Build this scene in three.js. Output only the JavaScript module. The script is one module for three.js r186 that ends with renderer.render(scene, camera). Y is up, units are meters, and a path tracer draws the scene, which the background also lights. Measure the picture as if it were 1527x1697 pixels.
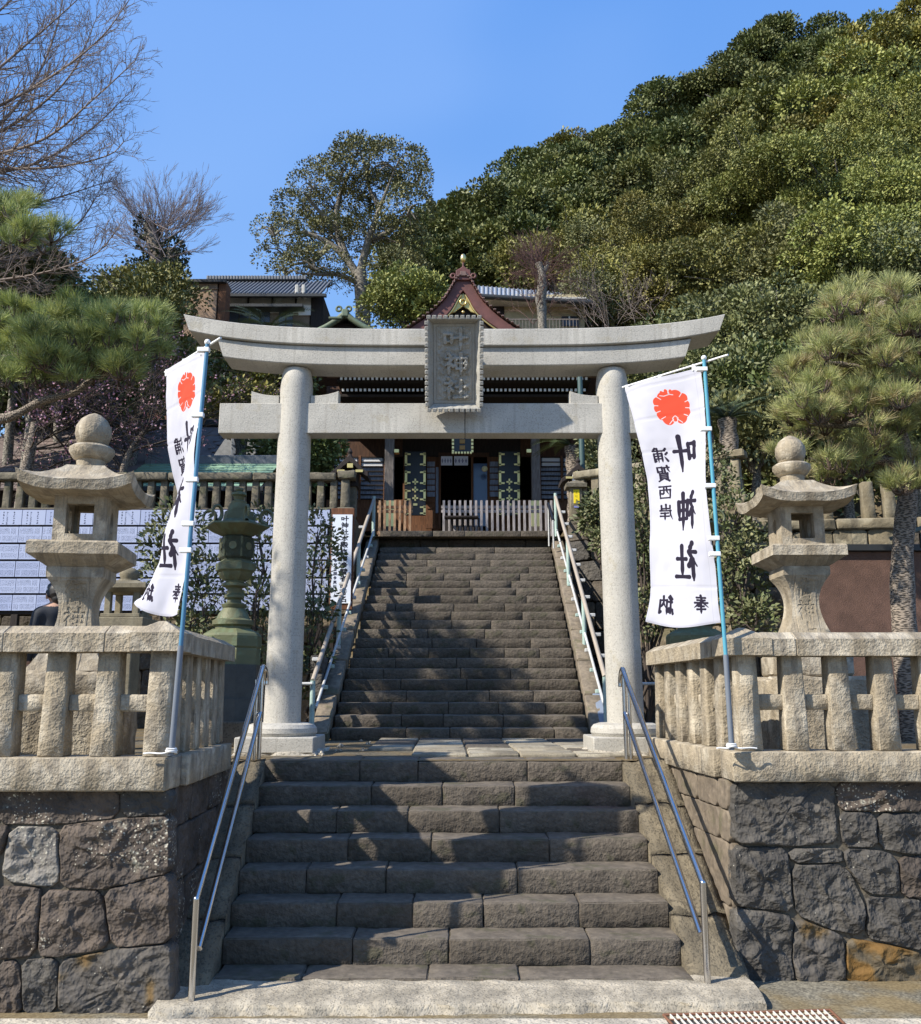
import * as THREE from 'three';
import { RoundedBoxGeometry } from 'three/addons/geometries/RoundedBoxGeometry.js';
import { mergeGeometries, mergeVertices, toCreasedNormals } from 'three/addons/utils/BufferGeometryUtils.js';
import { ImprovedNoise } from 'three/addons/math/ImprovedNoise.js';
import { MarchingCubes } from 'three/addons/objects/MarchingCubes.js';
import { Brush, Evaluator, SUBTRACTION } from 'three-bvh-csg';

// ------------------------------------------------------------------ camera, sky, sun, exposure
const scene = new THREE.Scene();
const W = 1527, H = 1697, F = 1527, PITCH = 11.2 * Math.PI / 180, EYE = 1.74;
const camera = new THREE.PerspectiveCamera(2 * Math.atan(H / 2 / F) * 180 / Math.PI, W / H, 0.1, 2000);
camera.position.set(0, EYE, 0);
camera.rotation.set(PITCH, 0, 0);
scene.add(camera);
const renderer = new THREE.WebGLRenderer({ antialias: true });
renderer.setSize(921, 1024);
renderer.toneMapping = THREE.LinearToneMapping;
renderer.toneMappingExposure = 1.6;
renderer.shadowMap.enabled = true;
const SUN_AZ = 60 * Math.PI / 180, SUN_EL = 40 * Math.PI / 180;
const SUN = new THREE.Vector3(-Math.sin(SUN_AZ) * Math.cos(SUN_EL), Math.sin(SUN_EL), Math.cos(SUN_AZ) * Math.cos(SUN_EL));
const SN = new ImprovedNoise(), fb0 = (x, y, z) => .5 + .6 * SN.noise(x, y, z) + .3 * SN.noise(x * 2.3, y * 2.3, z * 2.3);
{ // clear winter sky: deep blue overhead, paler low down and towards the sun
  const w = 512, h = 256, d = new Float32Array(w * h * 4), v = new THREE.Vector3();
  for (let j = 0; j < h; j++) for (let i = 0; i < w; i++) {
    const el = ((j + .5) / h - .5) * Math.PI, az = ((i + .5) / w - .5) * 2 * Math.PI;
    v.set(Math.cos(az) * Math.cos(el), Math.sin(el), Math.sin(az) * Math.cos(el));
    const up = Math.max(0, v.y), t = Math.pow(1 - up, 2.6), c = Math.max(0, v.dot(SUN)), g = Math.pow(c, 24) * .9 + Math.pow(c, 4) * .16;
    const o = (j * w + i) * 4, veil = .035 * THREE.MathUtils.smoothstep(fb0(v.x * 2.2, v.y * 5, v.z * 2.2), .45, .8);
    d[o] = .08 + .24 * t + g * .5 + veil; d[o + 1] = .215 + .29 * t + g * .48 + veil; d[o + 2] = .55 + .15 * t + g * .42 + veil * .8; d[o + 3] = 1;
  }
  const sky = new THREE.DataTexture(d, w, h, THREE.RGBAFormat, THREE.FloatType);
  sky.mapping = THREE.EquirectangularReflectionMapping; sky.magFilter = THREE.LinearFilter; sky.needsUpdate = true;
  scene.background = sky; scene.environment = sky;
}
const sun = new THREE.DirectionalLight(new THREE.Color(1, .93, .82), 4.6);
sun.position.copy(SUN).multiplyScalar(60).add(new THREE.Vector3(0, 4, -12));
sun.target.position.set(0, 4, -12);
sun.castShadow = true; sun.shadow.mapSize.set(4096, 4096);
Object.assign(sun.shadow.camera, { left: -40, right: 40, top: 40, bottom: -40, near: 1, far: 160 });
scene.add(sun, sun.target);

// ------------------------------------------------------------------ helpers
const V = (x, y, z) => new THREE.Vector3(x, y, z);
const rng = (s) => () => { s = (s + 0x6d2b79f5) | 0; let t = Math.imul(s ^ (s >>> 15), 1 | s); t = (t + Math.imul(t ^ (t >>> 7), 61 | t)) ^ t; return ((t ^ (t >>> 14)) >>> 0) / 4294967296; };
const IN = new ImprovedNoise(), nz = (x, y, z) => IN.noise(x + 31.7, y + 17.3, z + 9.1);
const fb = (x, y, z, o = 4) => { let s = 0, a = 1; for (let i = 0; i < o; i++) { s += a * nz(x, y, z); x *= 2.03; y *= 2.03; z *= 2.03; a *= .5; } return s; };
const clamp = (x, a = 0, b = 1) => Math.min(b, Math.max(a, x)), lerp = (a, b, t) => a + (b - a) * t, sm = (a, b, x) => { const t = clamp((x - a) / (b - a)); return t * t * (3 - 2 * t); };
const CP = Math.cos(PITCH), SP = Math.sin(PITCH);
// a pixel of the photograph and its horizontal distance from the camera -> a point
function P(px, py, D) { const x = (px - W / 2) / F, y = -(py - H / 2) / F, dy = y * CP + SP, dz = CP - y * SP, k = D / dz; return V(x * k, EYE + dy * k, -D); }
const MP = (D, py) => { const y = -(py - H / 2) / F; return D / (CP - y * SP) / F; };          // metres for one pixel there
const names = {};
const uniq = (n) => { const k = names[n] = (names[n] ?? -1) + 1; return k ? n + '_' + String(k).padStart(3, '0') : n; };
function tag(o, label, category, group) { o.userData.label = label; o.userData.category = category; if (group) o.userData.group = group; return o; }
function thing(name, label, category, pos = [0, 0, 0], group) { const g = new THREE.Group(); g.name = uniq(name); g.position.set(...pos); scene.add(g); return tag(g, label, category, group); }
function part(name, geo, mat, parent, kind) { const m = new THREE.Mesh(geo, mat); m.castShadow = m.receiveShadow = true; m.name = parent ? name : uniq(name); (parent ?? scene).add(m); if (kind) m.userData.kind = kind; return m; }
function struct(name, geo, mat) { return part(name, geo, mat, null, 'structure'); }
const flat = (g) => g.index ? g.toNonIndexed() : g;
// texture coordinates in metres, laid on each face from the axis it faces
function uvb(g0, s = 1, off = 0) {
  const g = flat(g0), p = g.attributes.position, uv = new Float32Array(p.count * 2), a = V(), b = V(), c = V(), n = V();
  for (let i = 0; i < p.count; i += 3) {
    a.fromBufferAttribute(p, i); b.fromBufferAttribute(p, i + 1); c.fromBufferAttribute(p, i + 2);
    n.subVectors(b, a).cross(c.clone().sub(a)); const x = Math.abs(n.x), y = Math.abs(n.y), z = Math.abs(n.z);
    [a, b, c].forEach((q, k) => { const u = x >= y && x >= z ? [q.z, q.y] : y >= z ? [q.x, q.z] : [q.x, q.y]; uv[(i + k) * 2] = u[0] * s + off; uv[(i + k) * 2 + 1] = u[1] * s + off * 1.7; });
  }
  g.setAttribute('uv', new THREE.BufferAttribute(uv, 2)); return g;
}
const crease = (g, a = .7) => { g = g.clone(); g.deleteAttribute('uv'); return toCreasedNormals(g, a); };
const mv = (g, x, y, z) => g.translate(x, y, z);
const join = (list) => mergeGeometries(list.map((g) => { g = flat(g); for (const k of Object.keys(g.attributes)) if (!['position', 'normal', 'uv'].includes(k)) g.deleteAttribute(k); if (!g.attributes.uv) g = uvb(g); return g; }));
const box = (w, h, d, x = 0, y = 0, z = 0, r = .008) => uvb(mv(r > 0 ? new RoundedBoxGeometry(w, h, d, 1, Math.min(r, w * .4, h * .4, d * .4)) : new THREE.BoxGeometry(w, h, d), x, y, z));
const bx2 = (x0, x1, y0, y1, z0, z1, r = .008) => box(x1 - x0, y1 - y0, z1 - z0, (x0 + x1) / 2, (y0 + y1) / 2, (z0 + z1) / 2, r);
function cyl(a, b, r1, r2 = r1, n = 8) { // tapered round bar between two points
  const d = b.clone().sub(a), g = new THREE.CylinderGeometry(r2, r1, d.length(), n, 1); g.applyQuaternion(new THREE.Quaternion().setFromUnitVectors(V(0, 1, 0), d.clone().normalize())); return mv(g, (a.x + b.x) / 2, (a.y + b.y) / 2, (a.z + b.z) / 2);
}
function tube(pts, r, n = 8, seg) { // smooth bar; r a number or f(t)
  const c = new THREE.CatmullRomCurve3(pts, false, 'catmullrom', .5), s = seg ?? Math.max(4, pts.length * 5), g = new THREE.TubeGeometry(c, s, 1, n), p = g.attributes.position;
  for (let i = 0; i <= s; i++) { const o = c.getPointAt(i / s), rr = typeof r === 'function' ? r(i / s) : r; for (let j = 0; j <= n; j++) { const k = i * (n + 1) + j, q = V().fromBufferAttribute(p, k).sub(o).multiplyScalar(rr).add(o); p.setXYZ(k, q.x, q.y, q.z); } }
  const uv = g.attributes.uv, L = c.getLength(); for (let i = 0; i < uv.count; i++) uv.setXY(i, uv.getX(i) * L, uv.getY(i) * .4); return g;
}
function ngon(profile, n = 4, cr = .6, turn = n === 4 ? Math.PI / 4 : Math.PI / n) { // [half width across flats, y] turned into an n-sided body
  const k = 1 / Math.cos(Math.PI / n); let g = new THREE.LatheGeometry(profile.map(([r, y]) => new THREE.Vector2(Math.max(r * k, .0001), y)), n); g.rotateY(turn); return uvb(crease(g, cr));
}
const lathe = (profile, n = 24, cr = .5) => uvb(crease(new THREE.LatheGeometry(profile.map(([r, y]) => new THREE.Vector2(Math.max(r, .0001), y)), n), cr));
// a hewn block: box with uneven faces and worn edges; size in metres, centre at 0
function hewn(w, h, d, seed, amp = .008, cell = .07, wear = .012) {
  const n = (x) => clamp(Math.round(x / cell), 1, 26), g = new THREE.BoxGeometry(w, h, d, n(w) + 2, n(h) + 2, n(d) + 2), p = g.attributes.position;
  // outer cells become narrow edge strips
  const strip = (x, L, k) => { const t = (x / L + .5) * k; return t < .5 ? -L / 2 : t < 1.5 ? -L / 2 + Math.min(wear * 1.3, L * .3) : t > k - .5 ? L / 2 : t > k - 1.5 ? L / 2 - Math.min(wear * 1.3, L * .3) : x; };
  for (let i = 0; i < p.count; i++) {
    let x = strip(p.getX(i), w, n(w) + 2), y = strip(p.getY(i), h, n(h) + 2), z = strip(p.getZ(i), d, n(d) + 2);
    const ex = w / 2 - Math.abs(x) < 1e-4, ey = h / 2 - Math.abs(y) < 1e-4, ez = d / 2 - Math.abs(z) < 1e-4, edges = ex + ey + ez;
    const q = fb(x * 9 + seed * 3.1, y * 9 + seed, z * 9 - seed, 3) * amp * 1.6, e = edges > 1 ? wear * (.55 + .6 * Math.abs(nz(x * 5 + seed, y * 5, z * 5))) : 0;
    if (ex) x -= Math.sign(x) * (e - q); if (ey) y -= Math.sign(y) * (e - q); if (ez) z -= Math.sign(z) * (e - q);
    p.setXYZ(i, x, y, z);
  }
  g.computeVertexNormals();
  let m = mergeVertices((g.deleteAttribute('uv'), g.deleteAttribute('normal'), g), 1e-4); m.computeVertexNormals(); return uvb(toCreasedNormals(m, .9), 1, seed * .37);
}
// periodic noise textures
const hsh = (x, y, s) => { let h = Math.imul(x, 374761393) + Math.imul(y, 668265263) + Math.imul(s, 1274126177) | 0; h = Math.imul(h ^ (h >>> 13), 1274126177); return ((h ^ (h >>> 16)) >>> 0) / 4294967296; };
function pn(x, y, P_, s) { x *= P_; y *= P_; const i = Math.floor(x), j = Math.floor(y), u = x - i, v = y - j, a = u * u * (3 - 2 * u), b = v * v * (3 - 2 * v), m = (q) => ((q % P_) + P_) % P_; return lerp(lerp(hsh(m(i), m(j), s), hsh(m(i + 1), m(j), s), a), lerp(hsh(m(i), m(j + 1), s), hsh(m(i + 1), m(j + 1), s), a), b); }
function pf(x, y, P_, o, s) { let t = 0, a = .5, n = 0; for (let k = 0; k < o; k++) { t += a * pn(x, y, P_, s + k); n += a; a *= .55; P_ *= 2; } return t / n; }
function pna(x, y, PX, PY, s) { x *= PX; y *= PY; const i = Math.floor(x), j = Math.floor(y), u = x - i, v = y - j, a = u * u * (3 - 2 * u), b = v * v * (3 - 2 * v), m = (q, P_) => ((q % P_) + P_) % P_; return lerp(lerp(hsh(m(i, PX), m(j, PY), s), hsh(m(i + 1, PX), m(j, PY), s), a), lerp(hsh(m(i, PX), m(j + 1, PY), s), hsh(m(i + 1, PX), m(j + 1, PY), s), a), b); }
function cells(x, y, P_, s) { x *= P_; y *= P_; const i = Math.floor(x), j = Math.floor(y); let b = 9, id = 0; for (let dj = -1; dj < 2; dj++) for (let di = -1; di < 2; di++) { const ci = ((i + di) % P_ + P_) % P_, cj = ((j + dj) % P_ + P_) % P_, d = Math.hypot(i + di + hsh(ci, cj, s) - x, j + dj + hsh(ci, cj, s + 7) - y); if (d < b) { b = d; id = hsh(ci, cj, s + 13); } } return [b, id]; }
function dtex(N, fn, color) { const a = new Uint8Array(N * N * 4); for (let j = 0; j < N; j++) for (let i = 0; i < N; i++) { const c = fn(i / N, j / N), o = (j * N + i) * 4; if (typeof c === 'number') a[o] = a[o + 1] = a[o + 2] = clamp(c) * 255; else for (let k = 0; k < 3; k++) a[o + k] = clamp(c[k]) * 255; a[o + 3] = 255; } const t = new THREE.DataTexture(a, N, N); t.wrapS = t.wrapT = THREE.RepeatWrapping; t.magFilter = THREE.LinearFilter; t.minFilter = THREE.LinearMipmapLinearFilter; if (color) t.colorSpace = THREE.SRGBColorSpace; t.needsUpdate = true; return t; }
const mix3 = (a, b, t) => [lerp(a[0], b[0], t), lerp(a[1], b[1], t), lerp(a[2], b[2], t)];
const hex = (h) => [(h >> 16 & 255) / 255, (h >> 8 & 255) / 255, (h & 255) / 255];
function mat(o) { const { T = 1, map, bump, bs = .004, ...r } = o, set = (t) => { if (!t) return t; t = t.clone(); t.repeat.set(1 / T, 1 / T); t.needsUpdate = true; return t; }; return new THREE.MeshPhysicalMaterial({ roughness: .85, map: set(map) ?? null, bumpMap: set(bump) ?? null, bumpScale: bs, ...r }); }
const plain = (c, o = {}) => new THREE.MeshPhysicalMaterial({ color: c, roughness: .8, ...o });
const lin = (r, g, b) => new THREE.Color().setRGB(r, g, b);

// ------------------------------------------------------------------ surfaces
const T = {};
T.rough = dtex(512, (x, y) => .55 * pf(x, y, 8, 6, 3) + .45 * Math.abs(pf(x, y, 16, 5, 40) * 2 - 1));
T.chisel = dtex(512, (x, y) => { const wx = x + .03 * (pf(x, y, 8, 3, 61) - .5), wy = y + .03 * (pf(x, y, 8, 3, 62) - .5), a = cells(wx, wy, 11, 3)[0], b = cells(wx, wy, 27, 9)[0], c = cells(x, y, 60, 15)[0]; return .42 * a + .26 * b + .12 * c + .3 * Math.abs(pf(x, y, 12, 5, 33) * 2 - 1); });
T.pit = dtex(512, (x, y) => { const c = cells(x, y, 60, 5); return .5 * pf(x, y, 48, 4, 9) + .5 * sm(.1, .6, c[0]); });
T.granite = dtex(512, (x, y) => { const c = cells(x, y, 128, 2), g = pf(x, y, 3, 6, 21), st = sm(.55, .85, .6 * pna(x, y, 44, 3, 5) + .4 * pna(x, y, 17, 2, 8)), sp = sm(.62, .72, pf(x, y, 7, 5, 44)), k = c[1] < .13 ? .88 : c[1] > .88 ? 1.04 : 1; return mix3(mix3(hex(0xb4b0a6).map((v) => v * k * (.86 + .24 * g)), hex(0x8e897f), st * .32), hex(0x9a9078), sp * .3); }, true);
T.tan = dtex(512, (x, y) => { const c = cells(x, y, 150, 6), g = pf(x, y, 4, 7, 31), d = sm(.58, .8, pf(x, y, 5, 7, 77)), k = c[1] < .15 ? .9 : c[1] > .88 ? 1.06 : 1; return mix3(mix3(hex(0xaba18e), hex(0x988c77), sm(.4, .65, pf(x, y, 3, 6, 91))).map((v) => v * k * (.76 + .42 * g)), hex(0x6a6256), Math.max(d * .6, .5 * sm(.58, .85, .6 * pna(x, y, 30, 3, 15) + .4 * pna(x, y, 12, 2, 18)))); }, true);
function darkstone(base, alt, spots, ochre, seed) { return dtex(512, (x, y) => { const g = pf(x, y, 5, 6, seed), h = pf(x, y, 9, 5, seed + 50); let c = mix3(hex(base), hex(alt), sm(.3, .7, g)).map((v) => v * (.75 + .5 * h)); if (ochre) c = mix3(c, mix3(hex(0x5c4520), hex(0x76592a), h), sm(1 - ochre, 1.12 - ochre, pf(x, y, 3, 6, seed + 90)) * .85); const lp = pf(x, y, 3, 5, seed + 8), lq = cells(x + .01 * pf(x, y, 32, 3, 2), y, 52, seed + 4), fine = pf(x, y, 48, 4, seed + 21); if (lq[1] < spots * sm(.4, .66, lp) * 1.1 && lq[0] < .1 + .5 * lq[1] + .5 * (fine - .5)) c = mix3(c, hex(0xc2beac), .8); const pt = sm(.56, .66, pf(x, y, 10, 6, seed + 70)) * sm(.46, .62, lp) * sm(.42, .6, fine) * .7; return mix3(c, hex(0xa8ab9a), pt * spots * 1.2); }, true); }
T.wallA = darkstone(0x453d36, 0x564c43, .5, 0, 11);
T.wallB = darkstone(0x423f3b, 0x514d47, .06, 0, 23);
T.wallO = darkstone(0x45413b, 0x55504a, .05, .46, 37);
T.wallP = darkstone(0x76716a, 0x88837a, .6, 0, 57);
T.step = dtex(512, (x, y) => { const g = pf(x, y, 4, 7, 5), h = pf(x, y, 24, 4, 15), m = sm(.58, .75, pf(x, y, 5, 6, 66)); return mix3(mix3(hex(0x6e655a), hex(0x8a8072), g).map((v) => v * (.78 + .42 * h)), hex(0x5a5a40), m * .5); }, true);
T.concrete = dtex(512, (x, y) => { const g = pf(x, y, 5, 7, 4), s = cells(x, y, 70, 8); return hex(0xb3ab9b).map((v) => v * (.7 + .5 * g) * (s[1] < .2 ? .8 : 1)); }, true);
T.asphalt = dtex(512, (x, y) => { const g = pf(x, y, 4, 6, 14), s = cells(x, y, 90, 18), o = sm(.5, .7, pf(x, y, 2, 5, 81)); return mix3(hex(0x8b8576).map((v) => v * (.7 + .45 * g) * (.8 + .45 * s[1])), hex(0x8f7442), o * .5); }, true);
T.wood = dtex(512, (x, y) => { const g = pf(x * .999, y * 1, 3, 3, 9), r = pn(x + .06 * g, y * .05 % 1, 64, 3), q = pf(x, y * .1 % 1, 32, 3, 12); return hex(0xffffff).map((v) => v * (.62 + .26 * r + .2 * q)); }, true);
T.bark = dtex(512, (x, y) => { const c = cells(x, y * .5 % 1, 22, 3), g = pf(x, y, 8, 5, 6); return hex(0xffffff).map((v) => v * (.35 + .6 * sm(.05, .5, c[0]) * (.6 + .6 * g))); }, true);
T.patina = dtex(512, (x, y) => { const g = pf(x, y, 5, 6, 8), h = sm(.45, .68, pf(x, y, 7, 5, 19)); return mix3(mix3(hex(0x8d8c6e), hex(0x6a735c), g), hex(0x869c88), h * .55); }, true);
T.speck = dtex(512, (x, y) => hex(0xffffff).map((v) => v * (.72 + .3 * pf(x, y, 6, 6, 2) + .12 * pf(x, y, 64, 2, 5))), true);
const M = {
  granite: mat({ map: T.granite, bump: T.pit, T: .9, bs: .0016, roughness: .72 }),
  tan: mat({ map: T.tan, bump: T.chisel, T: .4, bs: .011, roughness: .92 }),
  tanSmooth: mat({ map: T.tan, bump: T.chisel, T: .4, bs: .008, roughness: .9 }),
  wallA: mat({ map: T.wallA, bump: T.chisel, T: 1.0, bs: .035 }), wallB: mat({ map: T.wallB, bump: T.chisel, T: 1.0, bs: .035 }), wallO: mat({ map: T.wallO, bump: T.chisel, T: 1.2, bs: .035 }), wallP: mat({ map: T.wallP, bump: T.chisel, T: 1.0, bs: .028 }),
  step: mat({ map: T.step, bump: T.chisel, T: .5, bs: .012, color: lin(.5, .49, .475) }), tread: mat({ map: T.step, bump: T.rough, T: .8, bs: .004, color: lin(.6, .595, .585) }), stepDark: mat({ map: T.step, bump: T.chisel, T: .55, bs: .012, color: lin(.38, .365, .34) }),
  slab: mat({ map: T.tan, bump: T.rough, T: 1.3, bs: .006, color: lin(.8, .82, .82) }),
  concrete: mat({ map: T.concrete, bump: T.rough, T: .7, bs: .014 }), mortar: mat({ map: T.concrete, bump: T.rough, T: .9, bs: .01, color: lin(.28, .26, .23) }),
  asphalt: mat({ map: T.asphalt, bump: T.rough, T: 1.1, bs: .006, color: lin(.72, .72, .7) }),
  steel: plain(lin(.62, .61, .6), { metalness: 1, roughness: .16 }),
  mint: mat({ map: T.speck, T: .4, color: lin(.42, .55, .5), roughness: .5 }), pipe: mat({ map: T.speck, T: .3, color: lin(.42, .36, .29), roughness: .6 }), whitePipe: mat({ map: T.speck, T: .3, color: lin(.6, .6, .58), roughness: .5 }),
  bronze: mat({ map: T.patina, bump: T.rough, T: .5, bs: .006, color: lin(.62, .59, .5), roughness: .6, metalness: .15 }),
};
// ------------------------------------------------------------------ street, lower court
const Y0 = 1.22, YC = 4.57;                                                   // lower court and shrine court
{ const g = new THREE.PlaneGeometry(900, 900, 1, 1); g.rotateX(-Math.PI / 2); mv(g, 0, 0, -100); struct('ground', uvb(g), M.asphalt); }
struct('gutter', join([bx2(-8, 9, .002, .016, -5.44, -5.0, .004)]), M.concrete);
function sheet(pts, y, cell) { const s = new THREE.Shape(pts.map(([x, D]) => new THREE.Vector2(x, D))); const g = new THREE.ShapeGeometry(s); g.rotateX(-Math.PI / 2); return uvb(mv(g, 0, y, 0)); }
M.earth = mat({ map: T.asphalt, bump: T.rough, T: 1.6, bs: .02, color: lin(.5, .46, .38) });
struct('court_ground', join([sheet([[-14, 5.72], [-1.84, 5.72], [-1.9, 7.45], [-1.72, 7.62], [1.75, 7.62], [1.75, 8.2], [1.86, 6.3], [14, 6.3], [14, 30], [-14, 30]], Y0)]), M.earth);

// ------------------------------------------------------------------ lower stairs
// worn treads are a paler dressed face than the hewn risers: split a block's faces into the two
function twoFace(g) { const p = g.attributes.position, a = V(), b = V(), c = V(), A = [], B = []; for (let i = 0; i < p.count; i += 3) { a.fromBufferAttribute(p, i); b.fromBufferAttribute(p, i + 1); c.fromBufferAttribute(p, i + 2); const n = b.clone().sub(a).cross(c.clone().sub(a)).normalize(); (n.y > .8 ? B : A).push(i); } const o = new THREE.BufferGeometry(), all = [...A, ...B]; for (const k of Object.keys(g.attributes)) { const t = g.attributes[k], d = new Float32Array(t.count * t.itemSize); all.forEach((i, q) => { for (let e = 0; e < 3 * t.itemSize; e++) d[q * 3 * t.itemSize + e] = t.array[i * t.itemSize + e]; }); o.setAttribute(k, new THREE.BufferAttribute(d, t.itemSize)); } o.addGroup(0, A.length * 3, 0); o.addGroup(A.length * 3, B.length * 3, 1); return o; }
const LS = [];                                                                 // nosings: x centre, height, depth
for (let k = 0; k < 8; k++) LS.push({ D: 7.6 - .2415 * k, y: EYE - (.5206 + .1615 * k), c: -.137 + .0137 * k });
{
  const st = thing('lower_stairs', 'short flight of eight dark stone steps with steel handrails below the stone gate', 'stairs'), R = rng(5);
  LS.forEach((s, k) => {
    let x = s.c - 1.43; const end = s.c + 1.43, dep = .36, h = k === 7 ? .1615 : .1615;
    while (x < end - .01) {
      let w = .42 + R() * .5; if (end - x - w < .35) w = end - x;
      const g = hewn(w - .004, h + .004, dep, k * 7 + x * 3 + 2, .0035, .05, .007), dy = (R() - .5) * .008, dz = (R() - .5) * .012;
      // treads fall forward a little
      const p = g.attributes.position; for (let i = 0; i < p.count; i++) if (p.getY(i) > 0) p.setY(i, p.getY(i) + .014 * (-(p.getZ(i)) / dep + .1) + .004 * nz(p.getX(i) * 3 + k, 1, p.getZ(i) * 3));
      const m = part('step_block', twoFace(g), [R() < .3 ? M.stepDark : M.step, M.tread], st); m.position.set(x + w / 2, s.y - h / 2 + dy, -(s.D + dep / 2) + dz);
      x += w;
    }
  });
  // sloping side stones
  const cheek = (x0, x1, x2, x3, dz) => { // inner/outer x at top and at foot
    const yt = Y0 + .012, Dt = 7.64, yb = .05, Db = 5.86 + dz; const n = 14, pos = [], idx = []; const R2 = rng(3);
    const pcs = 4; for (let q = 0; q < pcs; q++) { pos.length = 0; idx.length = 0; const a = q / pcs, b = (q + 1) / pcs - .006;
      for (let i = 0; i <= n; i++) for (let j = 0; j <= 5; j++) { const t = lerp(a, b, i / n), u = j / 5, D = lerp(Dt, Db, t), y = lerp(yt, yb, t) + .03 * fb(t * 14, u * 3, x0, 3) * (j ? 1 : .5); pos.push(lerp(lerp(x0, x2, t), lerp(x1, x3, t), u), y, -D); }
      const m = (n + 1) * 6; for (let i = 0; i <= n; i++) for (let j = 0; j <= 5; j++) pos.push(pos[(i * 6 + j) * 3], Math.max(pos[(i * 6 + j) * 3 + 1] - .34, -.02), pos[(i * 6 + j) * 3 + 2]);
      const quad = (A, B, C, D_) => idx.push(A, B, C, A, C, D_);
      for (let i = 0; i < n; i++) { for (let j = 0; j < 5; j++) { const A = i * 6 + j; quad(A, A + 6, A + 7, A + 1); } quad(i * 6, m + i * 6, m + i * 6 + 6, i * 6 + 6); quad(i * 6 + 5, i * 6 + 11, m + i * 6 + 11, m + i * 6 + 5); }
      for (let j = 0; j < 5; j++) { quad(j, j + 1, m + j + 1, m + j); const e = n * 6 + j; quad(e, m + e, m + e + 1, e + 1); }
      const g = new THREE.BufferGeometry(); g.setAttribute('position', new THREE.Float32BufferAttribute(pos.slice(), 3)); g.setIndex(idx.slice()); g.computeVertexNormals(); part('side_stone', uvb(g), M.cheek, st); }
  };
  M.cheek = mat({ map: T.concrete, bump: T.rough, T: .6, bs: .018, color: lin(.34, .31, .25) });
  cheek(LS[0].c + 1.425, 1.7, LS[7].c + 1.425, 1.74, .1); cheek(LS[0].c - 1.425, -2.0, LS[7].c - 1.425, -1.9, -.1);
}
{ // concrete apron at the foot
  const n = 90, m = 14, pos = [], idx = []; 
  for (let i = 0; i <= n; i++) for (let j = 0; j <= m; j++) {
    const u = i / n, t = j / m, x = lerp(-1.69, 1.72, u), front = 5.53 + .05 * nz(x * 2.3, 3, 0) + .02 * nz(x * 11, 1, 4) + .1 * u - .09 * sm(.1, 0, u), D = t < .75 ? lerp(6.05, front, t / .75) : front - (t - .75) * .1;
    const y = t < .75 ? .074 + .012 * fb(x * 5, D * 5, 2, 4) - .012 * sm(.5, .75, t) : lerp(.06, -.01, (t - .75) / .25) ; pos.push(x + .01 * nz(x * 9, t * 8, 2), y, -D + (t > .72 ? .03 * Math.abs(fb(x * 12, t * 9, 5, 3)) : 0));
  }
  for (let i = 0; i < n; i++) for (let j = 0; j < m; j++) { const a = i * (m + 1) + j; idx.push(a, a + 1, a + m + 2, a, a + m + 2, a + m + 1); }
  const g = new THREE.BufferGeometry(); g.setAttribute('position', new THREE.Float32BufferAttribute(pos, 3)); g.setIndex(idx); g.computeVertexNormals();
  const flip = g.attributes.normal.getY(40) < 0; if (flip) { const q = g.index.array; for (let i = 0; i < q.length; i += 3) { const t = q[i]; q[i] = q[i + 1]; q[i + 1] = t; } g.computeVertexNormals(); }
  M.apron = mat({ map: T.concrete, bump: T.rough, T: .5, bs: .011, color: lin(.84, .82, .78) });
  struct('kerb_apron', uvb(g), M.apron);
}
// ------------------------------------------------------------------ landing paving
{
  const pv = struct('landing', bx2(-1.7, 1.75, Y0 - .2, Y0 + .004, -10.85, -7.98, 0), M.earth), R = rng(8);
  const cols = [-.86, -.42, .06, .5, .98, 1.46]; let D = 7.98;
  while (D < 10.7) { const d = .4 + R() * .22; for (let c = 0; c < 5; c++) { if (c === 0 && D < 8.6) continue; const x0 = cols[c] - (D - 8) * .02, x1 = cols[c + 1] - (D - 8) * .02, g = hewn(x1 - x0 - .012, .05, Math.min(d, 10.74 - D) - .012, c + D * 5, .004, .16, .01), m = part('paving_slab', g, R() < .7 ? M.slab : M.step, pv); m.position.set((x0 + x1) / 2, Y0 + .006 + R() * .01, -(D + Math.min(d, 10.74 - D) / 2)); m.rotation.y = (R() - .5) * .02; } D += d; }
  for (let i = 0; i < 12; i++) { const s = .015 + R() * .035, m = part('rubble_stone', hewn(s * 1.6, s, s, i, .01, .05, .02), M.concrete, pv); m.position.set(-1.25 + R() * .55, Y0 + .004 + s * .4, -8.1 - R() * 2.5); m.rotation.y = R() * 3; }
}
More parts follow.
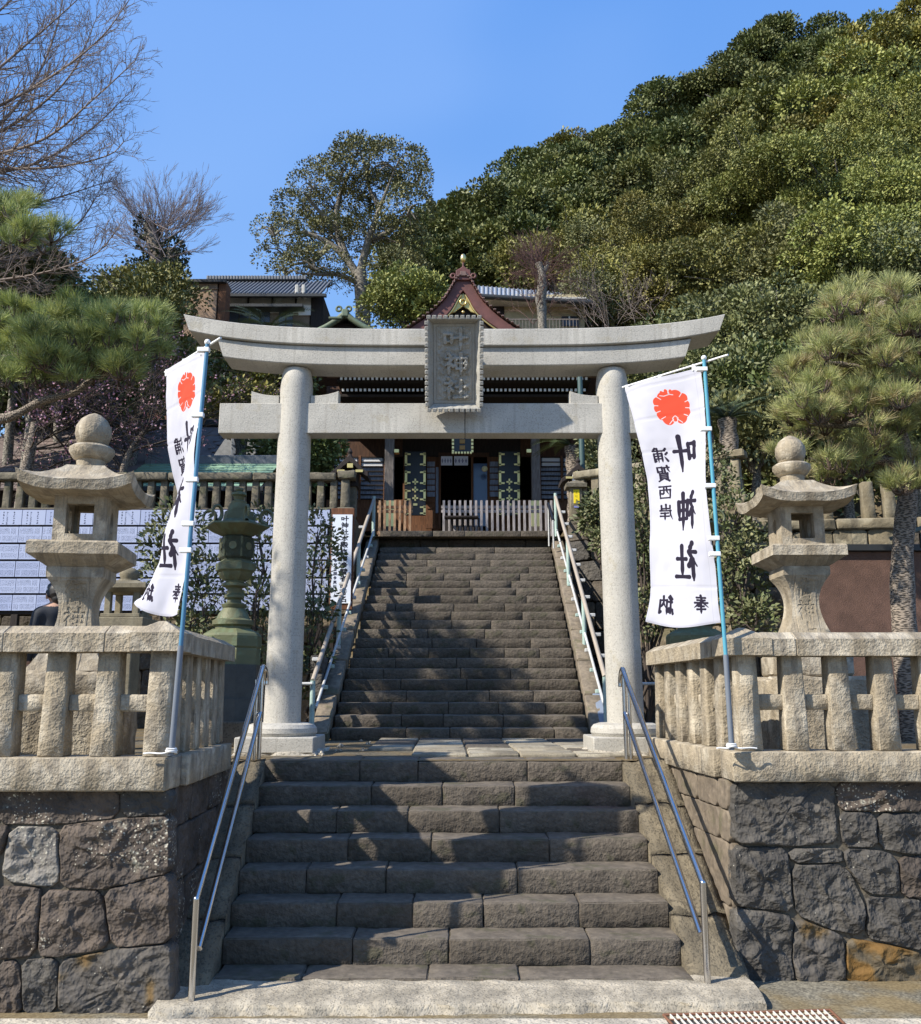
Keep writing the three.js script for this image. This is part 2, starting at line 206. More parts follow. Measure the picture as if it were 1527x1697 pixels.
// ------------------------------------------------------------------ upper stairs
{
  const st = thing('upper_stairs', 'long steep flight of worn stone steps climbing from the gate to the shrine', 'stairs'), R = rng(17), r = (4.19 - Y0) / 21, t = .2325;
  for (let k = 1; k <= 23; k++) {
    const top = k <= 21 ? Y0 + k * r : k === 22 ? 4.36 : YC, D = k <= 21 ? 10.8 + (k - 1) * t : k === 22 ? 15.72 : 15.98, h = k <= 21 ? r : k === 22 ? .17 : .21, dep = k === 23 ? .7 : .34, c = lerp(-.008, .08, clamp((k - 1) / 20)), hw = k > 21 ? 1.5 : 1.473 - .018 * (k / 21);
    let x = c - hw; const end = c + hw;
    while (x < end - .01) {
      let w = .45 + R() * .6; if (end - x - w < .38) w = end - x;
      const g = hewn(w - .006, h + .004, dep, k * 5 + x * 2, .0025, .09, .006); const p = g.attributes.position; for (let i = 0; i < p.count; i++) if (p.getY(i) > 0) p.setY(i, p.getY(i) + .012 * (-(p.getZ(i)) / dep) + .003 * nz(p.getX(i) * 3 + k, x, 1));
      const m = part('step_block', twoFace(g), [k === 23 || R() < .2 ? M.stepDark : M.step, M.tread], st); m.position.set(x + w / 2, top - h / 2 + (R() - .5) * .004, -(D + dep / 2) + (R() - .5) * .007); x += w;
    }
  }
  // sloping side kerbs, in lengths
  for (const s of [-1, 1]) for (let q = 0; q < 7; q++) {
    const a = q / 7, b = (q + 1) / 7 - .004, A = V(lerp(s * 1.59 - .008, s * 1.575 + .08, a), lerp(Y0 + .03, 4.3, a), -lerp(10.68, 15.6, a)), B = V(lerp(s * 1.59 - .008, s * 1.575 + .08, b), lerp(Y0 + .03, 4.3, b), -lerp(10.68, 15.6, b)), d = B.clone().sub(A), L = d.length(), g = hewn(.2, .16, L, q + s * 9, .006, .12, .012), m = part('side_kerb', g, M.kerb ??= mat({ map: T.step, bump: T.rough, T: .9, bs: .008, color: lin(.95, .92, .85) }), st);
    m.position.copy(A.add(B).multiplyScalar(.5)); m.rotation.x = Math.atan2(d.y, -d.z);
  }
}
// ------------------------------------------------------------------ dry stone walls
function stoneGeo(poly, seed, bulge = .05, rough = .03, res = .026) {
  let p = poly.map(([u, v]) => new THREE.Vector2(u, v)); if (THREE.ShapeUtils.area(p) < 0) p.reverse();
  let q = []; p.forEach((a, i) => { const b = p[(i + 1) % p.length], L = a.distanceTo(b), k = Math.min(.3, .035 / L); q.push(a.clone().lerp(b, k), a.clone().lerp(b, 1 - k)); });
  const bd = []; q.forEach((a, i) => { const b = q[(i + 1) % q.length], n = Math.max(1, Math.round(a.distanceTo(b) / res)); for (let j = 0; j < n; j++) bd.push(a.clone().lerp(b, j / n)); });
  const c = bd.reduce((s, a) => s.add(a), new THREE.Vector2()).multiplyScalar(1 / bd.length), rad = Math.sqrt(Math.abs(THREE.ShapeUtils.area(bd)) / Math.PI);
  bd.forEach((a) => { const d = .008 * nz(a.x * 14 + seed, a.y * 14, 1); a.add(a.clone().sub(c).normalize().multiplyScalar(d * .8 + .003)); });
  const ins = [0, .0, .004, .012, .03], rings = ins.map((i) => 1 - i / rad), ws = [-.12, -.012, bulge * .65, bulge * .95, bulge]; let s = rings[4]; while (s > .12) { s -= Math.max(.05, res * 1.15 / rad); if (s > .06) { rings.push(s); ws.push(bulge); } }
  const n = bd.length, pos = [], uv = [], idx = [], RP = rng(Math.floor(seed * 97) + 5), pl = [...Array(9)].map(() => [(RP() - .5) * 1.5, (RP() - .5) * 1.5, RP() * .3]), facet = (u, v) => { let m = 9; for (const [a, b, d] of pl) m = Math.min(m, a * (u - c.x) / rad * .5 + b * (v - c.y) / rad * .5 + d); return m; };
  const put = (u, v, w, k) => { const f = k > 1 ? sm(1, 4, k) : 0, rid = Math.abs(fb(u * 3.2 + seed * 2.3, v * 3.2, seed, 4)), q2 = fb(u * 9 + seed, v * 9 - seed, 2, 4); pos.push(u + .012 * f * nz(u * 11, v * 11, seed), v + .012 * f * nz(v * 11, u * 11, seed + 4), w + f * rough * (1.1 * facet(u, v) + .9 * (rid - .28) + .55 * q2 + .55 * (Math.abs(nz(u * 17 + seed, v * 17, 5)) + .6 * Math.abs(nz(u * 33, v * 33, seed)) - .4))); const fl = k === 0 ? 1 + .11 / rad : 1; uv.push(c.x + (u - c.x) * fl + seed * .61, c.y + (v - c.y) * fl + seed * .23); };
  rings.forEach((r, k) => bd.forEach((a) => put(c.x + (a.x - c.x) * r, c.y + (a.y - c.y) * r, ws[k], k))); put(c.x, c.y, bulge, 6);
  for (let k = 0; k < rings.length - 1; k++) for (let i = 0; i < n; i++) { const a = k * n + i, b = k * n + (i + 1) % n; idx.push(a, b, b + n, a, b + n, a + n); }
  const l = (rings.length - 1) * n; for (let i = 0; i < n; i++) idx.push(l + i, l + (i + 1) % n, rings.length * n);
  const g = new THREE.BufferGeometry(); g.setAttribute('position', new THREE.Float32BufferAttribute(pos, 3)); g.setAttribute('uv', new THREE.Float32BufferAttribute(uv, 2)); g.setIndex(idx); g.computeVertexNormals(); return g;
}
const basis = (g, o, u, v, w) => { const m = new THREE.Matrix4().makeBasis(u, v, w); if (m.determinant() < 0) { const q = g.index.array; for (let i = 0; i < q.length; i += 3) { const t = q[i]; q[i] = q[i + 1]; q[i + 1] = t; } } g.applyMatrix4(m.setPosition(o)); g.computeVertexNormals(); return g; };
const polys = (str) => str.trim().split('\n').map((l) => l.trim().split(/\s+/).map((q) => q.split(',').map(Number)));
{
  const wl = thing('stone_wall', 'dark lichen spotted boulder wall under the balustrade with the tall round topped lantern', 'wall');
  const D = 5.56, S = 2.4346, left = polys(`-260,750 -24,750 -24,893 -260,880
    -20,750 475,752 475,868 230,893 -20,893
    480,752 684,752 680,858 480,865
    -20,897 36,899 2,1010 -20,1020
    42,902 222,905 225,1000 235,1060 225,1146 110,1140 3,1123 10,1020
    230,902 480,870 680,862 680,1090 440,1150 410,1160 237,1150 240,1060
    -260,890 -24,900 -24,1140 -260,1150
    -20,1145 155,1150 160,1170 137,1425 40,1440 -20,1440
    166,1160 405,1165 438,1393 300,1420 190,1433 146,1425
    414,1158 682,1095 684,1373 445,1393
    -260,1155 -24,1145 -24,1445 -260,1440
    -20,1448 74,1448 82,1670 -20,1670
    80,1442 224,1437 230,1500 216,1662 90,1670
    233,1442 440,1402 686,1380 694,1655 520,1668 228,1664
    -260,1450 -24,1450 -24,1670 -260,1670`);
  const mats = [M.wallA, M.wallA, M.wallB, M.wallA, M.wallP, M.wallA, M.wallA, M.wallA, M.wallA, M.wallA, M.wallA, M.wallA, M.wallB, M.wallO, M.wallA];
  left.forEach((pl, i) => { const q = pl.map(([x, y]) => { const p = P(x / S, 1000 + y / S, D); return [p.x, Math.max(p.y, -.02)]; }); part('wall_stone', basis(stoneGeo(q, i + 1, i < 3 ? .012 : .028, i < 3 ? .016 : .04), V(0, 0, -D - .03), V(1, 0, 0), V(0, 1, 0), V(0, 0, 1)), mats[i], wl); });
  // inner face beside the steps
  const A = V(-1.683, 0, -5.56), B = V(-1.745, 0, -7.5), u = B.clone().sub(A).normalize(), w = V(-u.z, 0, u.x).normalize(); if (w.x < 0) w.negate();
  const L = A.distanceTo(B), side = []; [[0, .27, [.46, 1.05]], [.27, .62, [.6, 1.2]], [.62, .95, [.36, .9, 1.4]], [.95, 1.19, [.2, .62, 1.1, 1.5]]].forEach(([y0, y1, cs]) => [0, ...cs].forEach((a, i, arr) => { const b = arr[i + 1] ?? L; side.push([[Math.max(a + .004, .07), y0 + .004], [b - .004, y0 + .004], [b - .004 + (i % 2 ? .02 : -.02), y1 - .004], [Math.max(a + .004, .07), y1 - .004]]); }));
  side.forEach((q, i) => part('wall_stone', basis(stoneGeo(q, i + 40, .02, .02), A.clone().addScaledVector(w, -.045), u, V(0, 1, 0), w), M.wallA, wl));
  part('wall_core', join([bx2(-9, -1.76, 0, 1.19, -6.2, -5.6, 0), bx2(-2.05, -1.8, 0, 1.19, -7.6, -6.2, 0)]), M.mortar, wl);
}
{
  const wr = thing('stone_wall', 'dark boulder wall with ochre stained lower stones beside the street grating', 'wall');
  const D = 6.14, S = 2.5066, right = polys(`545,695 965,695 983,950 800,960 620,950 548,945
    972,695 1345,690 1345,815 1140,817 985,812
    985,818 1138,820 1145,968 1002,962
    1145,824 1345,822 1345,990 1300,998 1152,970
    548,965 768,965 798,1238 640,1220 552,1215
    775,970 1000,970 1000,1008 1008,1028 880,1033 785,1030
    787,1038 1008,1036 1048,1100 1098,1220 1088,1333 980,1318 806,1248
    1006,972 1150,976 1228,1000 1243,1163 1102,1163 1052,1090 1012,1030
    1236,1002 1345,1002 1345,1183 1250,1173
    1100,1170 1345,1188 1345,1400 1200,1368 1096,1342 1106,1220
    553,1223 640,1228 800,1252 785,1400 805,1560 558,1545
    806,1258 985,1325 1008,1348 1014,1553 812,1556 790,1400
    1018,1342 1200,1375 1345,1410 1345,1590 1020,1590
    1349,690 1560,690 1560,980 1349,980
    1349,990 1560,990 1560,1290 1349,1290
    1349,1295 1560,1300 1560,1590 1349,1590`);
  const mats = [M.wallB, M.wallA, M.wallB, M.wallB, M.wallB, M.wallB, M.wallB, M.wallB, M.wallA, M.wallB, M.wallB, M.wallO, M.wallO2 ??= mat({ map: T.wallO, bump: T.rough, T: 1.05, bs: .022, color: lin(1.2, 1.08, .8) }), M.wallB, M.wallB, M.wallO];
  right.forEach((pl, i) => { const q = pl.map(([x, y]) => { const p = P(1000 + x / S, 1020 + y / S, D); return [p.x, Math.max(p.y, -.02)]; }); part('wall_stone', basis(stoneGeo(q, i + 70, .028, .042), V(0, 0, -D - .03), V(1, 0, 0), V(0, 1, 0), V(0, 0, 1)), mats[i], wr); });
  const A = V(1.728, 0, -6.14), B = V(1.626, 0, -8.13), u = B.clone().sub(A).normalize(), w = V(u.z, 0, -u.x).normalize(); if (w.x > 0) w.negate();
  const L = A.distanceTo(B), side = []; [[0, .4, [.34, 1.2]], [.4, .8, [.14, .9, 1.6]], [.8, 1.0, [.3, 1.1]], [1.0, 1.19, [.3, .75, 1.35]]].forEach(([y0, y1, cs]) => [0, ...cs].forEach((a, i, arr) => { const b = arr[i + 1] ?? L; side.push([[Math.max(a + .003, .09), y0 + .003], [b - .003, y0 + .003], [b - .003, y1 - .003], [Math.max(a + .003, .09), y1 - .003]]); }));
  M.wallSide = mat({ map: T.step, bump: T.rough, T: 1.1, bs: .01, color: lin(.8, .76, .7) });
  side.forEach((q, i) => part('wall_stone', basis(stoneGeo(q, i + 100, .012, .01), A.clone().addScaledVector(w, -.02), u, V(0, 1, 0), w), M.wallSide, wr));
  part('wall_core', join([bx2(1.8, 9, 0, 1.19, -6.8, -6.18, 0), bx2(1.76, 2.0, 0, 1.19, -8.2, -6.8, 0)]), M.mortar, wr);
}
// ------------------------------------------------------------------ stone balustrades
function capGeo(L, seed, w = .25, h = .1, ridge = .045) {
  const s = new THREE.Shape(); s.moveTo(-w / 2, 0); s.lineTo(w / 2, 0); s.lineTo(w / 2, h); s.lineTo(w * .18, h + ridge); s.lineTo(-w * .18, h + ridge); s.lineTo(-w / 2, h); s.closePath();
  const g = new THREE.ExtrudeGeometry(s, { depth: L, steps: Math.max(2, Math.round(L / .08)), bevelEnabled: true, bevelSize: .006, bevelThickness: .006, bevelSegments: 1 }); g.rotateY(Math.PI / 2); mv(g, 0, 0, 0);
  let m = g.clone(); m.deleteAttribute('uv'); m.deleteAttribute('normal'); m = mergeVertices(m, 1e-4); const p = m.attributes.position; for (let i = 0; i < p.count; i++) { const x = p.getX(i), y = p.getY(i), z = p.getZ(i), a = .0035; p.setXYZ(i, x + a * nz(x * 9 + seed, y * 20, z * 9), y + a * nz(x * 8, seed + y * 15, z * 8), z + a * nz(x * 10, y * 10, z + seed)); }
  m.computeVertexNormals(); return uvb(toCreasedNormals(m, .4), 1, seed * .3);
}
function postGeo(w0, w1, h, seed) { const g = hewn((w0 + w1) / 2, h, (w0 + w1) / 2 * .95, seed, .0012, .08, .006), p = g.attributes.position; for (let i = 0; i < p.count; i++) { const t = p.getY(i) / h + .5, k = lerp(w0, w1, t) / ((w0 + w1) / 2); p.setX(i, p.getX(i) * k); p.setZ(i, p.getZ(i) * k); } return mv(g, 0, h / 2, 0); }
function hipCap(w, d, seed) { const g = ngon([[0, 0], [w / 2, 0], [w / 2, .11], [.02, .185], [0, .186]], 4, .3); g.scale(1, 1, d / w); return uvb(g, 1, seed); }
// run of balustrade from A to B: posts at given distances
function balustrade(th, A, B, posts, cuts, capCuts, seed, out) {
  const u = B.clone().sub(A), L = u.length(); u.normalize(); const ang = Math.atan2(-u.z, u.x), put = (m, s, y, off = 0) => { m.position.set(A.x + u.x * s - out.x * off, y, A.z + u.z * s - out.z * off); m.rotation.y = ang; };
  cuts.forEach((a, i) => { const b = cuts[i + 1]; if (b === undefined) return; put(part('coping_block', hewn(b - a - .004, .187, .3, seed + i, .002, .09, .006), M.tan, th), (a + b) / 2, 1.193 + .0935, .13); });
  posts.forEach((s, i) => put(part('post', postGeo(.15, .128, .625, seed + i * 3), M.tan, th), s, 1.38, .12));
  for (let i = 0; i < posts.length - 1; i++) { const a = posts[i] + .067, b = posts[i + 1] - .067; put(part('middle_rail', hewn(b - a, .1, .07, seed + i + 60, .003, .06, .006), M.tan, th), (a + b) / 2, 1.69, .13); }
  capCuts.forEach((a, i) => { const b = capCuts[i + 1]; if (b === undefined) return; put(part('cap_rail', capGeo(b - a - .012, seed + i), M.tan, th), a, 1.995, .12); });
}
{
  const fl = thing('stone_balustrade', 'sandy stone balustrade of tapered posts enclosing the lantern with the man behind it', 'balustrade');
  const z = -5.52, X = (px) => P(px, 1160, 5.6).x;
  balustrade(fl, V(-5.2, 0, z), V(-1.683, 0, z), [-1, 0, 1, 2, 3, 4, 5, 6, 7, 8].map((i) => 5.2 + X(178) - .305 * (8 - i)).concat([5.2 + X(265)]), [0, 1.6, 3.5], [0, 1.2, 5.2 + X(10), 5.2 + X(178), 5.2 + X(243)], 3, V(0, 0, 1));
  part('corner_cap', hipCap(.3, .27, 1), M.tan, fl).position.set(-1.81, 1.993, z - .12);
  const A = V(-1.683, 0, -5.7), B = V(-1.745, 0, -7.16);
  balustrade(fl, A, B, [.12, .38, .64, .9, 1.16, 1.38], [.14, .55, 1.46], [.1, .8, 1.47], 23, V(1, 0, 0));
}
{
  const fr = thing('stone_balustrade', 'sandy stone balustrade of tapered posts above the ochre stained wall', 'balustrade');
  const z = -6.1, X = (px) => P(px, 1160, 6.2).x, x0 = 1.738;
  balustrade(fr, V(x0, 0, z), V(6.5, 0, z), [X(1238), X(1314), X(1389), X(1464), X(1540), X(1616), X(1690), X(1765)].map((x) => x - x0), [0, 2.4, 4.7], [X(1262) - x0, X(1318) - x0, 2.6, 4.7], 43, V(0, 0, 1));
  part('corner_cap', hipCap(.32, .28, 2), M.tan, fr).position.set(x0 + .14, 1.993, z - .12);
  const A = V(1.728, 0, -6.28), B = V(1.626, 0, -8.13);
  balustrade(fr, A, B, [.2, .52, .84, 1.16, 1.48, 1.78], [.14, .42, 1.86], [.12, .55, 1.87], 63, V(-1, 0, 0));
}
// ------------------------------------------------------------------ stone gate
const TX = -.06, TZ = -8.55;
{
  const to = thing('torii_gate', 'pale granite shrine gate with upswept double lintel over the steps', 'gate', [TX, Y0, TZ]);
  const rise = (x) => .155 * Math.pow(Math.abs(x) / 2.63, 4);
  const beam = (halfTop, halfBot, y0, y1, zf, topRidge) => { // upswept beam: profile in z,y swept along x
    const prof = [[-zf + .008, y0], [zf - .008, y0], [zf, y0 + .008], [zf, y1 - .008], [zf - .008, y1], [0, y1 + topRidge], [-zf + .008, y1], [-zf, y1 - .008], [-zf, y0 + .008]], n = 60, m = prof.length, pos = [], idx = [];
    for (let i = 0; i <= n; i++) for (const [z, y] of prof) { const s = i / n * 2 - 1, t = (y - y0) / (y1 - y0), hl = lerp(halfBot, halfTop, t), x = s * hl; pos.push(x, y + rise(s * halfTop), z); }
    for (let i = 0; i < n; i++) for (let j = 0; j < m; j++) { const a = i * m + j, b = i * m + (j + 1) % m; idx.push(a, a + m, b + m, a, b + m, b); }
    for (const e of [0, n]) { const c = pos.length / 3; let sx = 0, sy = 0; for (let j = 0; j < m; j++) { sx += pos[(e * m + j) * 3]; sy += pos[(e * m + j) * 3 + 1]; } pos.push(sx / m, sy / m, 0); for (let j = 0; j < m; j++) { const a = e * m + j, b = e * m + (j + 1) % m; e ? idx.push(a, c, b) : idx.push(a, b, c); } }
    const g = new THREE.BufferGeometry(); g.setAttribute('position', new THREE.Float32BufferAttribute(pos, 3)); g.setIndex(idx); 
    let q = toCreasedNormals(g, .5); const p = q.attributes.position, nn = q.attributes.normal; let inward = 0; for (let i = 0; i < p.count; i++) inward += p.getZ(i) * nn.getZ(i); if (inward < 0) { const ix = g.index.array; for (let i = 0; i < ix.length; i += 3) { const t = ix[i]; ix[i] = ix[i + 1]; ix[i + 1] = t; } q = toCreasedNormals(g, .5); }
    return uvb(q);
  };
  part('top_lintel', beam(2.61, 2.545, 5.017 - Y0, 5.188 - Y0, .21, .03), M.granite, to);
  part('lower_lintel', beam(2.28, 2.215, 4.828 - Y0, 5.015 - Y0, .174, 0), M.granite, to);
  for (const s of [-1, 1]) {
    const m = part('tie_beam', bx2(s < 0 ? -2.245 : .105, s < 0 ? .1 : 2.245, 4.177 - Y0, 4.476 - Y0, -.1, .1, .008), M.granite, to);
    const h = 4.835 - Y0 - .26, pr = [[0, 0], [.166, 0]]; for (let i = 1; i <= 10; i++) pr.push([lerp(.166, .156, i / 10), h * .94 * i / 10]); pr.push([.152, h * .965], [.143, h * .985], [.128, h], [0, h]);
    const g = uvb(crease(new THREE.LatheGeometry(pr.map(([r, y]) => new THREE.Vector2(r, y)), 40), .5)), p = g.attributes.position; for (let i = 0; i < p.count; i++) p.setX(i, p.getX(i) - s * .025 * p.getY(i) / h);
    part('pillar', mv(g, s * 1.555, .26, 0), M.granite, to);
    part('base_ring', mv(lathe([[0, 0], [.3, 0], [.318, .03], [.314, .07], [.29, .1], [.24, .115], [0, .115]], 36), s * 1.555, .155, 0), M.granite, to);
    part('plinth', box(.69, .135, .69, s * 1.555, .0875, 0, .012), M.granite, to);
    part('footing', mv(hewn(.76, .1, .76, s + 3, .02, .06, .02), s * 1.555, -.02, 0), M.concrete, to);
    for (const q of [-1, 1]) { // wedges beside the pillar
      const sh = new THREE.Shape(); sh.moveTo(0, 0); sh.lineTo(.26, 0); sh.lineTo(.262, .125); sh.quadraticCurveTo(.14, .075, 0, .08); sh.closePath();
      const wg = new THREE.ExtrudeGeometry(sh, { depth: .13, bevelEnabled: true, bevelSize: .004, bevelThickness: .004, bevelSegments: 1 }); mv(wg, .155, 0, -.065); if (q < 0) wg.rotateY(Math.PI); part('wedge', uvb(mv(flat(wg), s * 1.533, 4.479 - Y0, 0)), M.granite, to);
    }
  }
}
// ------------------------------------------------------------------ brush lettering
const SHI = '22,6 30,16|8,28 38,26 8,62|24,46 24,96|28,48 40,60', KAI = '24,50 24,84|24,50 78,50 78,84|24,61 78,61|24,72 78,72|24,83 78,83|38,86 14,98|62,86 90,98', GYO = '22,4 8,22|26,24 6,48|18,40 18,96';
const GLYPH = {
  叶: '8,30 10,66|8,30 36,30 34,66|10,62 34,62|44,46 96,44|70,8 70,98', 神: SHI + '|50,26 52,72|50,26 92,26 90,72|52,48 91,48|52,70 90,70|71,6 71,98', 社: SHI + '|50,44 92,42|70,12 70,86|42,88 98,86',
  浦: '12,12 22,22|6,38 16,47|6,90 24,62|34,24 96,22|78,6 86,14|40,40 40,94|40,40 90,40 90,90 82,86|40,56 90,56|40,73 90,73|65,8 65,94', 賀: '10,14 44,14 40,44|24,4 20,26 6,44|58,12 58,40|58,12 90,12 88,40|58,38 88,38|' + KAI,
  西: '6,14 94,14|12,36 14,90|12,36 88,36 86,90|14,86 86,86|40,16 38,44 24,64|60,16 60,54 68,60 82,58', 岸: '50,4 50,28|20,12 20,28 82,28|82,10 82,30|12,42 94,40|20,42 18,66 4,96|34,56 88,56|28,76 94,74|60,56 60,98',
  奉: '22,16 80,14|26,30 76,28|10,44 92,42|52,4 44,36 8,68|54,42 94,66|34,62 70,60|26,78 78,76|52,54 52,98', 納: '26,4 10,22 26,24|34,12 12,38 36,36|22,36 22,68|10,76 6,92|22,74 24,88|34,70 38,84|48,28 48,96|48,28 94,28 94,94 86,88|72,6 70,44 52,70|72,44 88,66',
  御: GYO + '|42,6 34,22|36,22 66,20|34,42 68,40|50,22 50,78|52,58 66,56|38,56 38,82|34,84 66,78|74,16 94,16 93,64 86,60|74,16 74,98', 本: '8,28 92,26|50,4 50,98|48,30 8,78|52,30 94,76|32,74 68,74',
  殿: '8,10 46,10 46,24|8,24 46,24|8,10 8,60 2,94|18,40 48,40|14,62 50,62|24,30 24,62|38,30 38,62|22,66 12,84|38,66 48,80|62,8 60,28 52,38|62,8 82,8 82,32 94,32|56,48 88,48 54,96|60,54 96,94', 修: '22,4 4,44|15,28 15,96|28,28 28,78|50,4 36,34|46,18 84,18 38,58|48,26 92,56|76,54 46,68|82,66 46,84|90,78 42,98',
  復: GYO + '|44,6 32,30|40,18 92,18|46,32 46,56|46,32 84,32 84,56|46,44 84,44|46,56 84,56|54,60 34,82|48,70 84,70 36,98|50,74 94,98', 賛: '8,12 46,12|6,26 48,26|26,2 24,28 6,46|28,28 46,42|54,12 92,12|52,26 96,26|74,2 72,28 54,46|76,28 96,44|' + KAI,
  者: '20,20 72,18|46,4 46,40|6,42 94,40|84,10 8,66|34,58 34,98|34,58 78,58 78,98|34,76 78,76|34,94 78,94', 芳: '8,18 92,18|34,6 34,30|66,6 66,30|50,34 54,42|10,48 92,48|46,48 40,76 12,98|42,66 78,66 74,94 62,92', 名: '44,4 8,48|38,20 78,20 6,78|32,36 48,48|36,60 36,98|36,60 84,60 84,98|36,92 84,92',
  金: '50,4 8,38|50,4 94,38|30,40 70,40|18,60 82,60|50,40 50,92|30,70 36,84|70,70 62,84|8,94 92,94', 額: '26,2 28,10|8,14 46,14|10,14 8,24|24,20 8,44|22,28 40,28 6,58|24,36 46,52|14,62 14,94|14,62 40,62 40,94|14,92 40,92|54,10 96,10|74,12 70,24|58,26 58,74|58,26 92,26 92,74|58,42 92,42|58,58 92,58|58,74 92,74|66,78 52,98|82,78 96,98',
  参: '46,4 24,26 74,22|66,12 82,28|8,42 92,40|50,26 8,62|52,42 92,62|58,54 30,66|66,64 28,82|76,74 22,98', 萬: '8,14 92,14|34,4 34,24|66,4 66,24|24,28 24,54|24,28 76,28 76,54|24,40 76,40|24,54 76,54|50,28 50,82|12,64 12,98|12,64 88,64 88,96|34,84 68,80', 円: '16,12 16,96|16,12 84,12 84,94|50,12 50,50|16,50 84,50', 以: '16,12 16,74 36,62|44,20 54,40|82,8 76,56 40,96|70,66 94,94', 上: '48,8 48,90|48,44 82,42|6,92 94,92',
};
function brush(c, ch, cx, cy, w, h, wt, style, mirror) { // one character as tapered brush strokes
  c.fillStyle = style;
  for (const st of GLYPH[ch].split('|')) {
    const p = st.split(' ').map((q) => q.split(',').map(Number)), end = p[p.length - 1], pre = p[p.length - 2], diag = Math.abs(end[0] - pre[0]) > 12 && Math.abs(end[1] - pre[1]) > 12, vert = Math.abs(end[0] - pre[0]) <= 12 && end[1] - pre[1] > 40; let tot = 0, acc = 0;
    for (let i = 1; i < p.length; i++) tot += Math.hypot(p[i][0] - p[i - 1][0], p[i][1] - p[i - 1][1]);
    for (let i = 1; i < p.length; i++) { const L = Math.hypot(p[i][0] - p[i - 1][0], p[i][1] - p[i - 1][1]), n = Math.ceil(L / 1.2); for (let k = 0; k <= n; k++) { const t = (acc + L * k / n) / tot, hor = Math.abs(p[i][0] - p[i - 1][0]) > Math.abs(p[i][1] - p[i - 1][1]) * 2, r = wt * (hor ? .72 : 1) * (1.12 - .2 * Math.sin(t * Math.PI)) * (diag ? 1 - .72 * sm(.45, 1, t) : vert ? 1 - .6 * sm(.72, 1, t) : 1), x = lerp(p[i - 1][0], p[i][0], k / n) / 100 - .5, y = lerp(p[i - 1][1], p[i][1], k / n) / 100 - .5; c.beginPath(); c.ellipse(cx + (mirror ? -x : x) * w, cy + y * h, r * w, r * w * .92, 0, 0, 7); c.fill(); } acc += L; }
  }
}
function canvas(w, h, bg) { const e = document.createElement('canvas'); e.width = w; e.height = h; const c = e.getContext('2d'); c.fillStyle = bg; c.fillRect(0, 0, w, h); return [e, c]; }
function ctex(e) { const t = new THREE.CanvasTexture(e); t.colorSpace = THREE.SRGBColorSpace; t.anisotropy = 8; return t; }
// a height field from drawn strokes, 0..1
function relief(w, h, draw) { const [e, c] = canvas(w, h, '#000'); draw(c); const d = c.getImageData(0, 0, w, h).data, a = new Float32Array(w * h); for (let i = 0; i < w * h; i++) a[i] = d[i * 4] / 255; const b = new Float32Array(w * h); for (let y = 0; y < h; y++) for (let x = 0; x < w; x++) { let s = 0, n = 0; for (let j = -1; j < 2; j++) for (let i = -1; i < 2; i++) { const X = x + i, Y = y + j; if (X >= 0 && Y >= 0 && X < w && Y < h) { s += a[Y * w + X]; n++; } } b[y * w + x] = s / n; } return (u, v) => b[clamp(Math.round((1 - v) * (h - 1)), 0, h - 1) * w + clamp(Math.round(u * (w - 1)), 0, w - 1)]; }
function gridGeo(nu, nv, f) { const pos = [], uv = [], idx = []; for (let j = 0; j <= nv; j++) for (let i = 0; i <= nu; i++) { const q = f(i / nu, j / nv); pos.push(q[0], q[1], q[2]); uv.push(i / nu, j / nv); } for (let j = 0; j < nv; j++) for (let i = 0; i < nu; i++) { const a = j * (nu + 1) + i; idx.push(a, a + 1, a + nu + 2, a, a + nu + 2, a + nu + 1); } const g = new THREE.BufferGeometry(); g.setAttribute('position', new THREE.Float32BufferAttribute(pos, 3)); g.setAttribute('uv', new THREE.Float32BufferAttribute(uv, 2)); g.setIndex(idx); g.computeVertexNormals(); return g; }

